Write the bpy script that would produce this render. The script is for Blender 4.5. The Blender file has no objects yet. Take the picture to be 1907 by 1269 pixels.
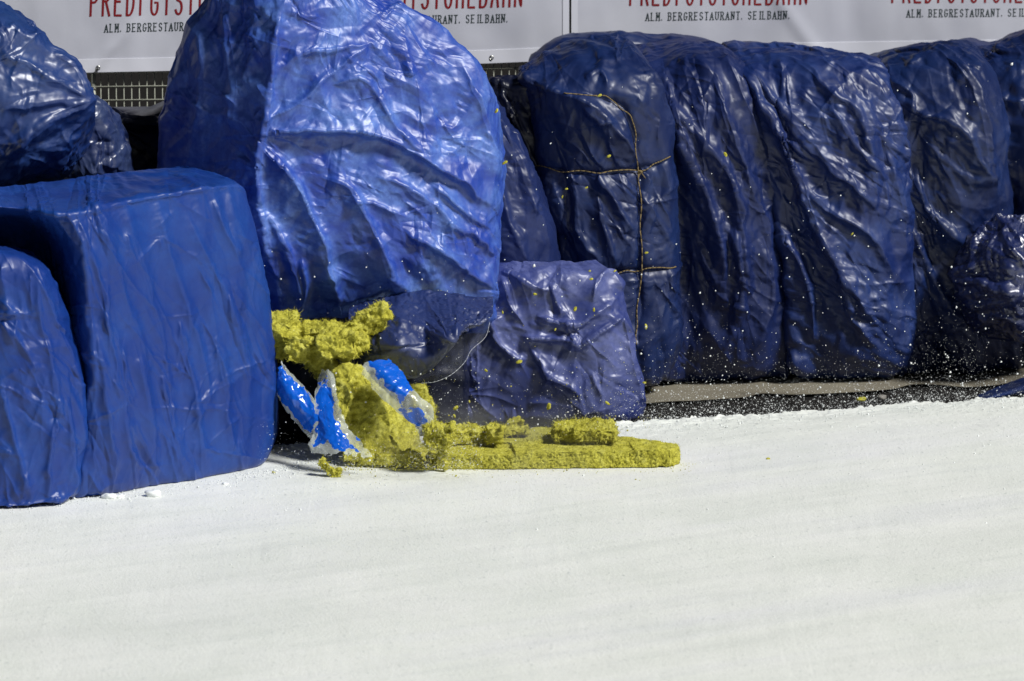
import bpy, bmesh, math, random
import numpy as np
from mathutils import Vector
R = math.radians
sc = bpy.context.scene
COL = sc.collection

# ------------------------------------------------------------------ camera
W, H = 1907.0, 1269.0
F = 12000.0
TH = R(11)
CP = np.array([0.0, -19.63, 4.216])
FW = np.array([0, math.cos(TH), -math.sin(TH)])
UP = np.array([0, math.sin(TH), math.cos(TH)])
cam = bpy.data.cameras.new('camera')
cam.sensor_width = 36
cam.lens = 36 * F / W
cam.clip_start = 1
cam.clip_end = 400
cam.dof.use_dof = True
cam.dof.focus_distance = 20.3
cam.dof.aperture_fstop = 4.5
camo = bpy.data.objects.new('camera', cam)
COL.objects.link(camo)
camo.location = CP
camo.rotation_euler = (R(90) - TH, 0, 0)
sc.camera = camo

# ------------------------------------------------------------------ light
SUN_EL, SUN_AZ = 46.0, 58.0      # azimuth measured from straight behind the camera towards the right
world = bpy.data.worlds.new('World')
sc.world = world
world.use_nodes = True
nt = world.node_tree
bg = nt.nodes['Background']
sky = nt.nodes.new('ShaderNodeTexSky')
sky.sky_type = 'NISHITA'
sky.sun_disc = False
sky.sun_elevation = R(SUN_EL)
sky.sun_rotation = R(180 - SUN_AZ)
nt.links.new(sky.outputs[0], bg.inputs[0])
bg.inputs[1].default_value = 0.007
sun = bpy.data.lights.new('floodlight', 'SUN')
sun.energy = 4.6
sun.angle = R(11)
sun.color = (1.0, 0.99, 0.965)
suno = bpy.data.objects.new('floodlight', sun)
COL.objects.link(suno)
SD = Vector((math.sin(R(SUN_AZ)) * math.cos(R(SUN_EL)), -math.cos(R(SUN_AZ)) * math.cos(R(SUN_EL)), math.sin(R(SUN_EL))))
suno.rotation_euler = SD.to_track_quat('Z', 'Y').to_euler()
suno.location = (6, -8, 12)
sc.view_settings.view_transform = 'Standard'
sc.view_settings.look = 'None'
sc.view_settings.exposure = 0.0
sc.view_settings.gamma = 1

# ------------------------------------------------------------------ helpers
def P(px, py, Y):
    """world point at depth plane y=Y seen at photo pixel px,py"""
    px = np.asarray(px, float); py = np.asarray(py, float); Y = np.asarray(Y, float)
    a = (px - W / 2) / F
    b = (H / 2 - py) / F
    dy = FW[1] + b * UP[1]
    dz = FW[2] + b * UP[2]
    t = (Y - CP[1]) / dy
    return np.stack([a * t + CP[0], Y + 0 * t, CP[2] + dz * t], -1)

def G(px, py, z=0.0):
    """ground point at height z"""
    a = (px - W / 2) / F
    b = (H / 2 - py) / F
    dy = FW[1] + b * UP[1]
    dz = FW[2] + b * UP[2]
    t = (z - CP[2]) / dz
    return np.array([a * t, CP[1] + dy * t, z])

def proj(X):
    d = X - CP
    w = d @ FW
    return W / 2 + F * d[..., 0] / w, H / 2 - F * (d @ UP) / w

def hsh(ix, iy, iz, s):
    n = (ix * 374761393 + iy * 668265263 + iz * 1274126177 + s * 974634777) & 0xffffffff
    n = ((n ^ (n >> 13)) * 1274126177) & 0xffffffff
    n = (n ^ (n >> 16)) & 0xffffff
    return n / 8388607.5 - 1.0

def noise(p, s=0):
    """value noise, p (...,3), returns -1..1"""
    p = np.asarray(p, float)
    i = np.floor(p).astype(np.int64)
    f = p - i
    f = f * f * f * (f * (f * 6 - 15) + 10)
    x, y, z = i[..., 0], i[..., 1], i[..., 2]
    r = 0
    for dx in (0, 1):
        wx = f[..., 0] if dx else 1 - f[..., 0]
        for dy in (0, 1):
            wy = f[..., 1] if dy else 1 - f[..., 1]
            for dz in (0, 1):
                wz = f[..., 2] if dz else 1 - f[..., 2]
                r = r + wx * wy * wz * hsh(x + dx, y + dy, z + dz, s)
    return r

def fbm(p, o=4, s=0):
    r = 0; a = 1.0; q = np.array(p, float)
    for k in range(o):
        r = r + a * noise(q, s + k * 17)
        a *= .5; q = q * 2.03 + 5.1
    return r

def tag(o, label=None, cat=None, group=None, kind=None):
    if label: o['label'] = label
    if cat: o['category'] = cat
    if group: o['group'] = group
    if kind: o['kind'] = kind
    return o

def empty(name, loc):
    o = bpy.data.objects.new(name, None)
    o.empty_display_size = .1
    COL.objects.link(o)
    o.location = loc
    return o

def mesh_obj(name, V, Fc, mat=None, parent=None, smooth=True):
    me = bpy.data.meshes.new(name)
    V = np.asarray(V, float)
    if parent is not None:
        V = V - np.array(parent.location)
    me.from_pydata(V.tolist() if len(V) < 3000 else V, [], Fc) if not isinstance(Fc, np.ndarray) else quick(me, V, Fc)
    if smooth:
        me.polygons.foreach_set('use_smooth', np.ones(len(me.polygons), bool))
    if mat: me.materials.append(mat)
    me.update()
    o = bpy.data.objects.new(name, me)
    COL.objects.link(o)
    if parent is not None: o.parent = parent
    return o

def quick(me, V, Fc):
    k = Fc.shape[1]
    me.vertices.add(len(V)); me.vertices.foreach_set('co', np.ascontiguousarray(V, np.float32).ravel())
    me.loops.add(Fc.size); me.loops.foreach_set('vertex_index', np.ascontiguousarray(Fc, np.int32).ravel())
    me.polygons.add(len(Fc)); me.polygons.foreach_set('loop_start', np.arange(0, Fc.size, k, dtype=np.int32))
    me.update(calc_edges=True); me.validate()

# ------------------------------------------------------------------ materials
def mat(name, col, rough=.5, spec=.5, metal=0):
    m = bpy.data.materials.new(name); m.use_nodes = True
    b = m.node_tree.nodes['Principled BSDF']
    b.inputs['Base Color'].default_value = (*col, 1)
    b.inputs['Roughness'].default_value = rough
    b.inputs['Specular IOR Level'].default_value = spec
    b.inputs['Metallic'].default_value = metal
    return m

class N:
    def __init__(s, m): s.t = m.node_tree; s.b = s.t.nodes['Principled BSDF']
    def n(s, k, **kw):
        x = s.t.nodes.new(k)
        for a, v in kw.items():
            if a in x.inputs.keys() if hasattr(x.inputs, 'keys') else False: x.inputs[a].default_value = v
            else: setattr(x, a, v)
        return x
    def l(s, a, b): s.t.links.new(a, b)
    def noise(s, scale, detail=4, rough=.55, vec=None, dist=0, stretch=None):
        n = s.t.nodes.new('ShaderNodeTexNoise')
        n.inputs['Scale'].default_value = scale; n.inputs['Detail'].default_value = detail
        n.inputs['Roughness'].default_value = rough; n.inputs['Distortion'].default_value = dist
        tc = s.t.nodes.new('ShaderNodeTexCoord')
        src = tc.outputs['Object']
        if stretch:
            mp = s.t.nodes.new('ShaderNodeMapping'); mp.inputs['Scale'].default_value = stretch[:3]
            if len(stretch) > 3:
                mp.vector_type = 'TEXTURE'; mp.inputs['Rotation'].default_value = stretch[3]
            s.l(src, mp.inputs[0]); src = mp.outputs[0]
        s.l(src, n.inputs['Vector'])
        return n.outputs['Fac']
    def ramp(s, src, stops):
        r = s.t.nodes.new('ShaderNodeValToRGB'); e = r.color_ramp.elements
        while len(e) < len(stops): e.new(.5)
        for k, (p, c) in enumerate(stops):
            e[k].position = p; e[k].color = (*c, 1) if isinstance(c, tuple) else (c, c, c, 1)
        s.l(src, r.inputs[0]); return r.outputs[0]
    def mix(s, f, a, b, mode='MIX'):
        x = s.t.nodes.new('ShaderNodeMix'); x.data_type = 'RGBA'; x.blend_type = mode
        for v, i in ((f, 0), (a, 6), (b, 7)):
            if isinstance(v, bpy.types.NodeSocket): s.l(v, x.inputs[i])
            else: x.inputs[i].default_value = v if i == 0 else (*v, 1)
        return x.outputs[2]
    def bump(s, h, st=.3, dist=.01, nrm=None):
        b = s.t.nodes.new('ShaderNodeBump'); b.inputs['Strength'].default_value = st
        b.inputs['Distance'].default_value = dist; s.l(h, b.inputs['Height'])
        if nrm: s.l(nrm, b.inputs['Normal'])
        return b.outputs[0]

def film_mat(name, col, dust_sheen, rough=(.28, .5), sheen_amt=.6, bump=.35, trans=0.0, spec=.6):
    """wrinkled polythene: base colour with dusty patches that also paint in pale sheen, crinkle bump"""
    m = mat(name, col, .35, spec); n = N(m)
    a = n.noise(5, 6, .62, dist=.6)
    d = n.ramp(a, [(.40, 0.0), (.62, sheen_amt)])
    fine = n.noise(90, 3, .6)
    d2 = n.ramp(fine, [(.35, .55), (.7, 1.0)])
    dd = n.mix(1.0, d, d2, 'MULTIPLY')
    n.l(n.mix(dd, col, dust_sheen), n.b.inputs['Base Color'])  # pale highlight wash painted into the colour along with the dusty tone
    rr = n.ramp(n.noise(11, 5, .6), [(.3, rough[0]), (.7, rough[1])])
    n.l(rr, n.b.inputs['Roughness'])
    ns = n.t.nodes.new('ShaderNodeTexNoise'); ns.inputs['Scale'].default_value = 22; ns.inputs['Detail'].default_value = 5
    ns.inputs['Distortion'].default_value = .6; ns.noise_type = 'RIDGED_MULTIFRACTAL'
    tc = n.t.nodes.new('ShaderNodeTexCoord'); n.l(tc.outputs['Object'], ns.inputs['Vector'])
    b1 = n.bump(ns.outputs['Fac'], bump * .8, .005)
    b2 = n.bump(n.noise(70, 4, .65), bump * .5, .003, b1)
    n.l(b2, n.b.inputs['Normal'])
    n.b.inputs['Coat Weight'].default_value = .35; n.b.inputs['Coat Roughness'].default_value = .36; n.b.inputs['Coat IOR'].default_value = 1.5
    n.l(b1, n.b.inputs['Coat Normal'])
    if trans:
        n.b.inputs['Transmission Weight'].default_value = 0
        n.b.inputs['Alpha'].default_value = 1 - trans
    return m
# ------------------------------------------------------------------ draped film solver
def crom(C, t, closed):
    """Catmull-Rom along axis 0 of C at params t"""
    n = len(C)
    i = np.floor(t).astype(int)
    if not closed: i = np.clip(i, 0, n - 2)
    f = (t - i)
    f = f.reshape((-1,) + (1,) * (C.ndim - 1))
    def g(k):
        return C[k % n] if closed else C[np.clip(k, 0, n - 1)]
    p0, p1, p2, p3 = g(i - 1), g(i), g(i + 1), g(i + 2)
    return .5 * (2 * p1 + (p2 - p0) * f + (2 * p0 - 5 * p1 + 4 * p2 - p3) * f ** 2 + (3 * p1 - p0 - 3 * p2 + p3) * f ** 3)

def arc_params(C, n, closed, wt=None):
    m = len(C) * 16
    t = np.linspace(0, len(C) if closed else len(C) - 1, m + 1)
    X = crom(C, t, closed)
    L = np.linalg.norm(np.diff(X, axis=0), axis=-1).mean(-1) + 1e-5
    if wt is not None: L = L * np.interp((t[1:] + t[:-1]) / 2, np.arange(len(wt)), wt)
    c = np.concatenate([[0], np.cumsum(L)])
    q = np.linspace(0, c[-1], n, endpoint=not closed)
    return np.interp(q, c, t)

def surf(C, tu, tv, cu, rnd=True):
    A = crom(C, tv, False)                        # nv,K,3
    return crom(A.transpose(1, 0, 2), tu, cu).transpose(1, 0, 2)

def normals(X, cu):
    if cu: du = np.roll(X, -1, 1) - np.roll(X, 1, 1)
    else: du = np.gradient(X, axis=1)
    dv = np.gradient(X, axis=0)
    n = np.cross(du, dv)
    return n / (np.linalg.norm(n, axis=-1, keepdims=True) + 1e-9)

def seg_field(qx, qy, pts):
    """signed distance (left negative), fraction along polyline"""
    best = np.full(qx.shape, 1e9); sg = np.zeros(qx.shape); fr = np.zeros(qx.shape)
    pts = np.array(pts, float)
    # smooth polyline
    if len(pts) > 2: pts = crom(pts, np.linspace(0, len(pts) - 1, (len(pts) - 1) * 5 + 1), False)
    L = np.r_[0, np.cumsum(np.hypot(*np.diff(pts, axis=0).T))]
    for k in range(len(pts) - 1):
        a, b = pts[k], pts[k + 1]; d = b - a; l2 = d @ d + 1e-9
        t = np.clip(((qx - a[0]) * d[0] + (qy - a[1]) * d[1]) / l2, 0, 1)
        ex, ey = qx - a[0] - t * d[0], qy - a[1] - t * d[1]
        dd = np.hypot(ex, ey); m = dd < best
        best = np.where(m, dd, best)
        sg = np.where(m, np.sign(d[0] * ey - d[1] * ex), sg)
        fr = np.where(m, (L[k] + t * np.hypot(*d)) / L[-1], fr)
    return best, sg, fr

def strokes(X, n, S):
    """push the surface along its normal by traced folds. stroke=(pts, amp_m, w_left_px, w_right_px); y is down, so with the
    stroke running to the right, 'left' is the upper side"""
    if not S: return X
    px, py = proj(X)
    px = px + 5 * noise(X * 16, 77) + 2 * noise(X * 45, 79); py = py + 5 * noise(X * 16, 78) + 2 * noise(X * 45, 80)
    v = (CP - X); v /= np.linalg.norm(v, axis=-1, keepdims=True)
    face = np.clip((n * v).sum(-1) * 3 + .3, 0, 1)
    off = np.zeros(px.shape)
    for s in S:
        pts, a, wl, wr = s[:4]
        d, sg, fr = seg_field(px, py, pts)
        w = np.where(sg < 0, wl, wr)
        prof = np.exp(-np.minimum(d / w, 30) ** 1.1)
        end = np.clip(np.minimum(fr, 1 - fr) * 6 + .12, 0, 1)
        off += a * prof * end * face
    return X + n * off[..., None]

def crumple(B, n, amp, f, seed):
    """straight-creased plastic crumple: folded triangle waves in random directions, fading in and out"""
    rng = np.random.RandomState(seed)
    off = 0
    wp = B + .05 * np.stack([noise(B * 5 + 9, seed), noise(B * 5 + 31, seed + 1), noise(B * 5 + 57, seed + 2)], -1)
    for k in range(7):
        d = rng.normal(size=3); d /= np.linalg.norm(d)
        ff = f * (1 + .35 * k) * rng.uniform(.8, 1.2)
        t = wp @ d * ff + rng.uniform()
        tri = np.abs(2 * (t - np.floor(t + .5)))
        mk = np.clip(noise(B * ff * .8 + k * 7.7, seed + k) * 2.2, 0, 1)
        off = off + (np.maximum(tri, .45) - .6) * mk * (f / ff) * 1.6
    return B + n * (amp * off)[..., None]

def trilin(x, y, s):
    """random heights on a triangular lattice, linearly interpolated: flat facets meeting in sharp creases"""
    F2 = (math.sqrt(3) - 1) / 2
    sk = (x + y) * F2; a = x + sk; b = y + sk
    i = np.floor(a).astype(np.int64); j = np.floor(b).astype(np.int64)
    fa, fb = a - i, b - j
    z = np.zeros_like(i)
    h00 = hsh(i, j, z, s); h11 = hsh(i + 1, j + 1, z, s)
    h10 = hsh(i + 1, j, z, s); h01 = hsh(i, j + 1, z, s)
    low = fa > fb
    return np.where(low, h00 + (h10 - h00) * fa + (h11 - h10) * fb, h00 + (h01 - h00) * fb + (h11 - h01) * fa)

def facets(X, n, step, ang, amp, seed, stretch=2.2, size=.085):
    nv, nu = X.shape[:2]
    v, u = np.meshgrid(np.arange(nv) * step, np.arange(nu) * step, indexing='ij')
    base = ang + 28 * noise(X * 2.6 + seed, seed + 1)
    off = 0
    for o, (sz, am, st) in enumerate(((1.0, 1.0, stretch), (.48, .55, stretch * .9), (.23, .26, stretch * .7))):
        th = np.radians(ang + 35 * o * (1 if o % 2 else -1))
        c, s_ = math.cos(th), math.sin(th)
        w1 = .45 * sz * size * noise(X / (size * sz) * .55 + 3.3 * o, seed + 11 + o) + .5 * size * noise(X * 3.1, seed + 31 + o)
        w2 = .45 * sz * size * noise(X / (size * sz) * .55 + 9.1 * o, seed + 21 + o) + .5 * size * noise(X * 3.1 + 5, seed + 41 + o)
        uu, vv = u + w1, v + w2
        p = (uu * c - vv * s_) / (size * sz * st); q = (uu * s_ + vv * c) / (size * sz)
        mk = np.clip(.55 + 1.1 * noise(X * (4 + 5 * o) + 2 * seed, seed + 51 + o), .12, 1.4)
        off = off + am * mk * trilin(p + seed, q, seed + 61 + o)
    return X + n * (amp * off)[..., None]

def upsample(X, closed):
    def mid(A, wrap):
        if wrap: a, b, c, d = np.roll(A, 1, 1), A, np.roll(A, -1, 1), np.roll(A, -2, 1)
        else:
            E = np.concatenate([2 * A[:, :1] - A[:, 1:2], A, 2 * A[:, -1:] - A[:, -2:-1]], 1)
            a, b, c, d = E[:, :-3], E[:, 1:-2], E[:, 2:-1], E[:, 3:]
        return (9 * (b + c) - a - d) / 16.
    m = mid(X, closed)
    Y = np.zeros((X.shape[0], X.shape[1] + m.shape[1], 3)); Y[:, ::2] = X; Y[:, 1::2] = m
    m = mid(Y.transpose(1, 0, 2), False).transpose(1, 0, 2)
    Z = np.zeros((Y.shape[0] + m.shape[0], Y.shape[1], 3)); Z[::2] = Y; Z[1::2] = m
    return Z

def creases(X, n, lines):
    """crisp cusp shaped creases (pts px, amp m, width left px, width right px) on the finished film"""
    px, py = proj(X)
    ox = 2.2 * noise(X * 22, 177) + .8 * noise(X * 70, 179); oy = 2.2 * noise(X * 22, 178) + .8 * noise(X * 70, 180)
    px = px + ox; py = py + oy
    v = (CP - X); v /= np.linalg.norm(v, axis=-1, keepdims=True)
    face = np.clip((n * v).sum(-1) * 4, 0, 1).ravel()
    px = px.ravel(); py = py.ravel(); off = np.zeros(px.shape)
    order = np.argsort(px); sx = px[order]
    for pts, a, wl, wr in lines:
        q = np.array(pts, float)
        m = 4.5 * max(wl, wr)
        i0, i1 = np.searchsorted(sx, [q[:, 0].min() - m, q[:, 0].max() + m])
        ii = order[i0:i1]
        ii = ii[(py[ii] > q[:, 1].min() - m) & (py[ii] < q[:, 1].max() + m) & (face[ii] > 0)]
        if not len(ii): continue
        d, sg, fr = seg_field(px[ii], py[ii], q)
        w = np.where(sg < 0, wl, wr)
        end = np.clip((1 - fr) * 1.6, 0, 1) * np.clip(fr * 8 + .3, 0, 1)
        off[ii] += a * np.exp(-d / w) * end * face[ii]
    lim = .02
    off = lim * np.tanh(off / lim)
    return X + n * off.reshape(X.shape[:2])[..., None]

def bundles(X, k, ang, var, seed, amp=.005, L=(30, 150)):
    """stars and bundles of creases: each node throws out a fan of long thin folds"""
    r = np.random.RandomState(seed); px, py = proj(X)
    n = normals(X, True); out = []
    x0, x1, y0, y1 = px.min(), px.max(), py.min(), py.max()
    x0, x1, y0, y1 = max(x0, -20), min(x1, 1930), max(y0, -20), y1
    for _ in range(k):
        cx, cy = r.uniform(x0, x1), r.uniform(y0, y1)
        base = ang + r.normal() * var + (180 if r.rand() < .4 else 0)
        m = r.randint(2, 7); sp = r.uniform(5, 28)
        star = r.rand() < .22
        for j in range(m):
            a = math.radians(r.uniform(0, 360) if star else base + (j - m / 2.) * sp * .6 + r.normal() * 4)
            l = r.uniform(*L) * (.5 if star else 1)
            b = a + r.normal() * .22
            p0 = np.array([cx, cy]) + r.normal(size=2) * (2 if star else 7)
            p1 = p0 + .5 * l * np.array([math.cos(a), math.sin(a)]); p2 = p1 + .5 * l * np.array([math.cos(b), math.sin(b)])
            A = amp * r.uniform(.35, 1.4) * (1 if r.rand() < .72 else -.8)
            out.append(([p0, p1, p2], A, r.uniform(2.5, 8), r.uniform(2.5, 8)))
    return out

def drape(ctrl, closed=True, res=.006, ex=.05, fdir=90, fvar=25, hi=.03, seed=1, S=(), back_w=None, levels=4, it=(70, 60, 45, 22),
          pin_top=True, exmap=None, suck=.985, lo=.35, bend=.12, crm=.006, crf=6, zmin=None, fine=.0025, finef=13, cr=None, cramp=.004, crL=(30, 150), fac=.009, fang=None, fst=2.2, fsz=.085):
    """ctrl (rows, cols, 3) control net -> simulated wrinkled sheet. fdir = direction the folds run, degrees from u axis in
    the surface (90 = up/down). ex = surplus film across the folds."""
    C = np.asarray(ctrl, float)
    tuf = arc_params(C.transpose(1, 0, 2), 64, closed, back_w)
    # lengths
    B = surf(C, np.linspace(0, C.shape[1] - (0 if closed else 1), 97)[:-1] if closed else np.linspace(0, C.shape[1] - 1, 97), np.linspace(0, len(C) - 1, 97), closed)
    lu = np.linalg.norm(np.diff(B, axis=1), axis=-1).sum(1).max(); lv = np.linalg.norm(np.diff(B, axis=0), axis=-1).sum(0).mean()
    if back_w is not None: lu *= .8
    nu, nv = int(lu / res), int(lv / res)
    q = 2 ** (levels - 1)
    nu = max(8, int(math.ceil(nu / q))) * q; nv = max(6, int(math.ceil(nv / q))) * q + 1
    if not closed: nu += 1
    TU = arc_params(C.transpose(1, 0, 2), nu, closed, back_w); TV = arc_params(C, nv, False)
    FB = surf(C, TU, TV, closed)
    n0 = normals(FB, closed)
    cen = FB.mean((0, 1))
    flip = -1 if ((FB - cen) * n0).sum(-1).mean() < 0 and closed else 1
    if not closed:
        flip = 1 if ((CP - FB) * n0).sum(-1).mean() > 0 else -1
    if crm: FB = crumple(FB, n0 * flip, crm, crf, seed)
    FB = strokes(FB, n0 * flip, S)
    X = None
    for lev in range(levels):
        st = 2 ** (levels - 1 - lev)
        B = FB[::st, ::st]
        n = normals(B, closed) * flip
        if X is None:
            X = B + n * (.35 * hi * (.5 + .5 * noise(B * 14 + seed * 3.7, seed))[..., None])
        else:
            Y = np.zeros(B.shape)
            Y[::2, ::2] = X
            if closed:
                Y[::2, 1::2] = .5 * (X + np.roll(X, -1, 1))
            else:
                Y[::2, 1::2] = .5 * (X[:, :-1] + X[:, 1:])
            Y[1::2] = .5 * (Y[:-1:2] + Y[2::2])
            X = Y + n * (.0006 * st * noise(B * 60 * (lev + 1) + seed, seed + lev))[..., None]
        # tangent frame & surplus
        ang = np.radians(fdir + fvar * fbm(B * 3.1 + seed, 2, seed + 5))
        e_here = ex * np.clip(1 + .9 * fbm(B * 4.3 - seed, 2, seed + 9), .15, 2.2) * (1.25, 1.1, .85, .75)[min(lev, 3)]
        if exmap is not None:
            px, py = proj(B); e_here = e_here * exmap(px, py)
        edges = [((0, 1), 1.0), ((1, 0), 1.0), ((1, 1), .7), ((1, -1), .7), ((0, 2), bend), ((2, 0), bend)]
        pre = []
        for (dv, du), k in edges:
            def pair(A, dv=dv, du=du):
                if closed:
                    a = A[:A.shape[0] - dv] if dv else A
                    b = A[dv:] if dv else A
                    return a, np.roll(b, -du, 1)
                if du >= 0: return A[:A.shape[0] - dv, :A.shape[1] - du], A[dv:, du:]
                return A[:A.shape[0] - dv, -du:], A[dv:, :du]
            a, b = pair(B)
            L = np.linalg.norm(b - a, axis=-1)
            th = math.atan2(dv, du)
            aa = pair(ang)[0]; eh = pair(e_here)[0]
            L = L * (1 + eh * np.sin(th - aa) ** 2 + .2 * eh)
            pre.append((dv, du, k, L, pair))
        for itn in range(it[lev]):
            for dv, du, k, L, pair in pre:
                a, b = pair(X)
                d = b - a
                l = np.sqrt((d * d).sum(-1)) + 1e-9
                c = d * (.25 * k * (l - L) / l)[..., None]
                nvv = X.shape[0]
                if closed:
                    X[:nvv - dv if dv else nvv] += c
                    X[dv:] -= np.roll(c, du, 1)
                elif du >= 0:
                    X[:nvv - dv, :X.shape[1] - du] += c; X[dv:, du:] -= c
                else:
                    X[:nvv - dv, -du:] += c; X[dv:, :du] -= c
            D = X - B
            o = (D * n).sum(-1)
            T = D - n * o[..., None]
            if lev >= 1:
                w_ = (0, .08, .16, .22)[min(lev, 3)]
                oo = o.copy()
                if closed: lap = .25 * (np.roll(o, 1, 1) + np.roll(o, -1, 1)) - .5 * o
                else:
                    lap = np.zeros_like(o); lap[:, 1:-1] = .25 * (o[:, 2:] + o[:, :-2]) - .5 * o[:, 1:-1]
                lap[1:-1] += .25 * (o[2:] + o[:-2]) - .5 * o[1:-1]
                o = oo + w_ * lap
            o = np.clip(o * suck, -lo * hi, hi)
            X = B + T * .97 + n * o[..., None]
            X[0] = B[0]; X[-1] = B[-1]
    if fine and not cr: X = crumple(X, normals(X, closed) * flip, fine, finef, seed + 500)
    if cr:
        X = upsample(X, closed)
        X = facets(X, normals(X, closed) * flip, res * .5, fang if fang is not None else cr[1], fac, seed, fst, fsz)
        ln = bundles(X, cr[0], cr[1], cr[2], seed + 900, cramp, crL)
        for st_ in S:
            if st_[1] > 0: ln.append((st_[0], min(st_[1] * .35, .009), min(st_[2], 14) * .5, min(st_[3], 14) * .5))
        X = creases(X, normals(X, closed) * flip, ln)
    if zmin is not None: X[..., 2] = np.where(X[..., 2] < zmin, zmin + .0015 * noise(X * 30, 3), X[..., 2])
    return X

def sheet_mesh(name, X, closed, m, parent=None, caps=True):
    nv, nu = X.shape[:2]
    idx = np.arange(nv * nu).reshape(nv, nu)
    if closed:
        a = idx[:-1]; b = np.roll(a, -1, 1); c = np.roll(idx[1:], -1, 1); d = idx[1:]
    else:
        a = idx[:-1, :-1]; b = idx[:-1, 1:]; c = idx[1:, 1:]; d = idx[1:, :-1]
    Q = np.stack([a, b, c, d], -1).reshape(-1, 4)
    V = X.reshape(-1, 3)
    if closed and caps:      # close top and bottom with collapsed quads to a centre point
        V = np.vstack([V, X[0].mean(0), X[-1].mean(0)])
        k0, k1 = nv * nu, nv * nu + 1
        t = idx[0]; bb = idx[-1]
        T0 = np.stack([t, np.full(nu, k0), np.full(nu, k0), np.roll(t, -1)], -1)
        o = mesh_tri(name, V, Q, np.stack([np.roll(t, -1), t, np.full(nu, k0)], -1), np.stack([bb, np.roll(bb, -1), np.full(nu, k1)], -1), m, parent)
        return o
    return mesh_obj(name, V, Q, m, parent)

def mesh_tri(name, V, Q, T1, T2, m, parent):
    me = bpy.data.meshes.new(name)
    if parent is not None: V = V - np.array(parent.location)
    T = np.vstack([T1, T2])
    me.vertices.add(len(V)); me.vertices.foreach_set('co', np.ascontiguousarray(V, np.float32).ravel())
    lv = np.concatenate([Q.ravel(), T.ravel()]).astype(np.int32)
    me.loops.add(len(lv)); me.loops.foreach_set('vertex_index', lv)
    ls = np.concatenate([np.arange(len(Q)) * 4, Q.size + np.arange(len(T)) * 3]).astype(np.int32)
    me.polygons.add(len(ls)); me.polygons.foreach_set('loop_start', ls)
    me.update(calc_edges=True); me.validate()
    me.polygons.foreach_set('use_smooth', np.ones(len(me.polygons), bool))
    if m: me.materials.append(m)
    o = bpy.data.objects.new(name, me); COL.objects.link(o)
    if parent is not None: o.parent = parent
    return o

def net(rows, Y0, depth, inset=.12):
    """front control points (px,py,dY) per row -> closed loops with an automatic back"""
    out = []
    for r in rows:
        a = np.array(r, float)
        f = P(a[:, 0], a[:, 1], Y0 + a[:, 2])
        l, rr = f[0], f[-1]
        w = rr - l
        dp = depth
        bl = l + w * inset + np.array([0, dp, 0]); br = rr - w * inset + np.array([0, dp, 0])
        zc = .5 * (l[2] + rr[2]); bl[2] = br[2] = max(zc - dp * .34, ZG)
        out.append(np.vstack([f, br, bl]))
    return np.array(out)

def bale(name, rows, Y0, depth, m, label, cat, group=None, parent=None, **kw):
    C = net(rows, Y0, depth)
    K = C.shape[1]
    wt = np.ones(K + 1); wt[K - 2:] = .4
    X = drape(C, True, back_w=wt, **kw)
    o = sheet_mesh(name, X, True, m, parent)
    if label: tag(o, label, cat, group)
    return o, X
# ------------------------------------------------------------------ setting
def edge_y(x):            # back edge of the ice track, a straight line receding to the right
    a, b = G(1200, 786), G(1907, 739)
    return a[1] + (x - a[0]) * (b[1] - a[1]) / (b[0] - a[0])
SL = (G(1907, 739)[1] - G(1200, 786)[1]) / (G(1907, 739)[0] - G(1200, 786)[0])
ZG = -.05                 # level of the ground behind the ice

m_ice = mat('ice', (.8, .82, .79), .45, .4)
n = N(m_ice)
c1 = n.ramp(n.noise(1.3, 5, .6, stretch=(5, .8, 1, (0, 0, R(30)))), [(.30, (.77, .79, .75)), (.5, (.865, .88, .84)), (.70, (.80, .81, .82))])
c2 = n.ramp(n.noise(5, 5, .65, stretch=(2, 2.5, 1, (0, 0, R(24)))), [(.35, (.93, .945, .925)), (.65, (1, 1, 1))])
c3 = n.ramp(n.noise(70, 3, .7, stretch=(1, 2, 1, (0, 0, 0))), [(.27, (.66, .69, .69)), (.40, (1, 1, 1))])
c4 = n.ramp(n.noise(7, 4, .6, stretch=(7, .55, 1, (0, 0, R(31)))), [(.34, (.945, .95, .95)), (.52, (1, 1, 1))])
n.l(n.mix(1, n.mix(1, n.mix(1, c1, c2, 'MULTIPLY'), c3, 'MULTIPLY'), c4, 'MULTIPLY'), n.b.inputs['Base Color'])
n.l(n.bump(n.noise(110, 4, .75, stretch=(1, 1.6, 1, (0, 0, R(20)))), .55, .005, n.bump(n.noise(16, 5, .7, stretch=(1.5, 2.2, 1, (0, 0, R(25)))), .25, .012)), n.b.inputs['Normal'])

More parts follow.
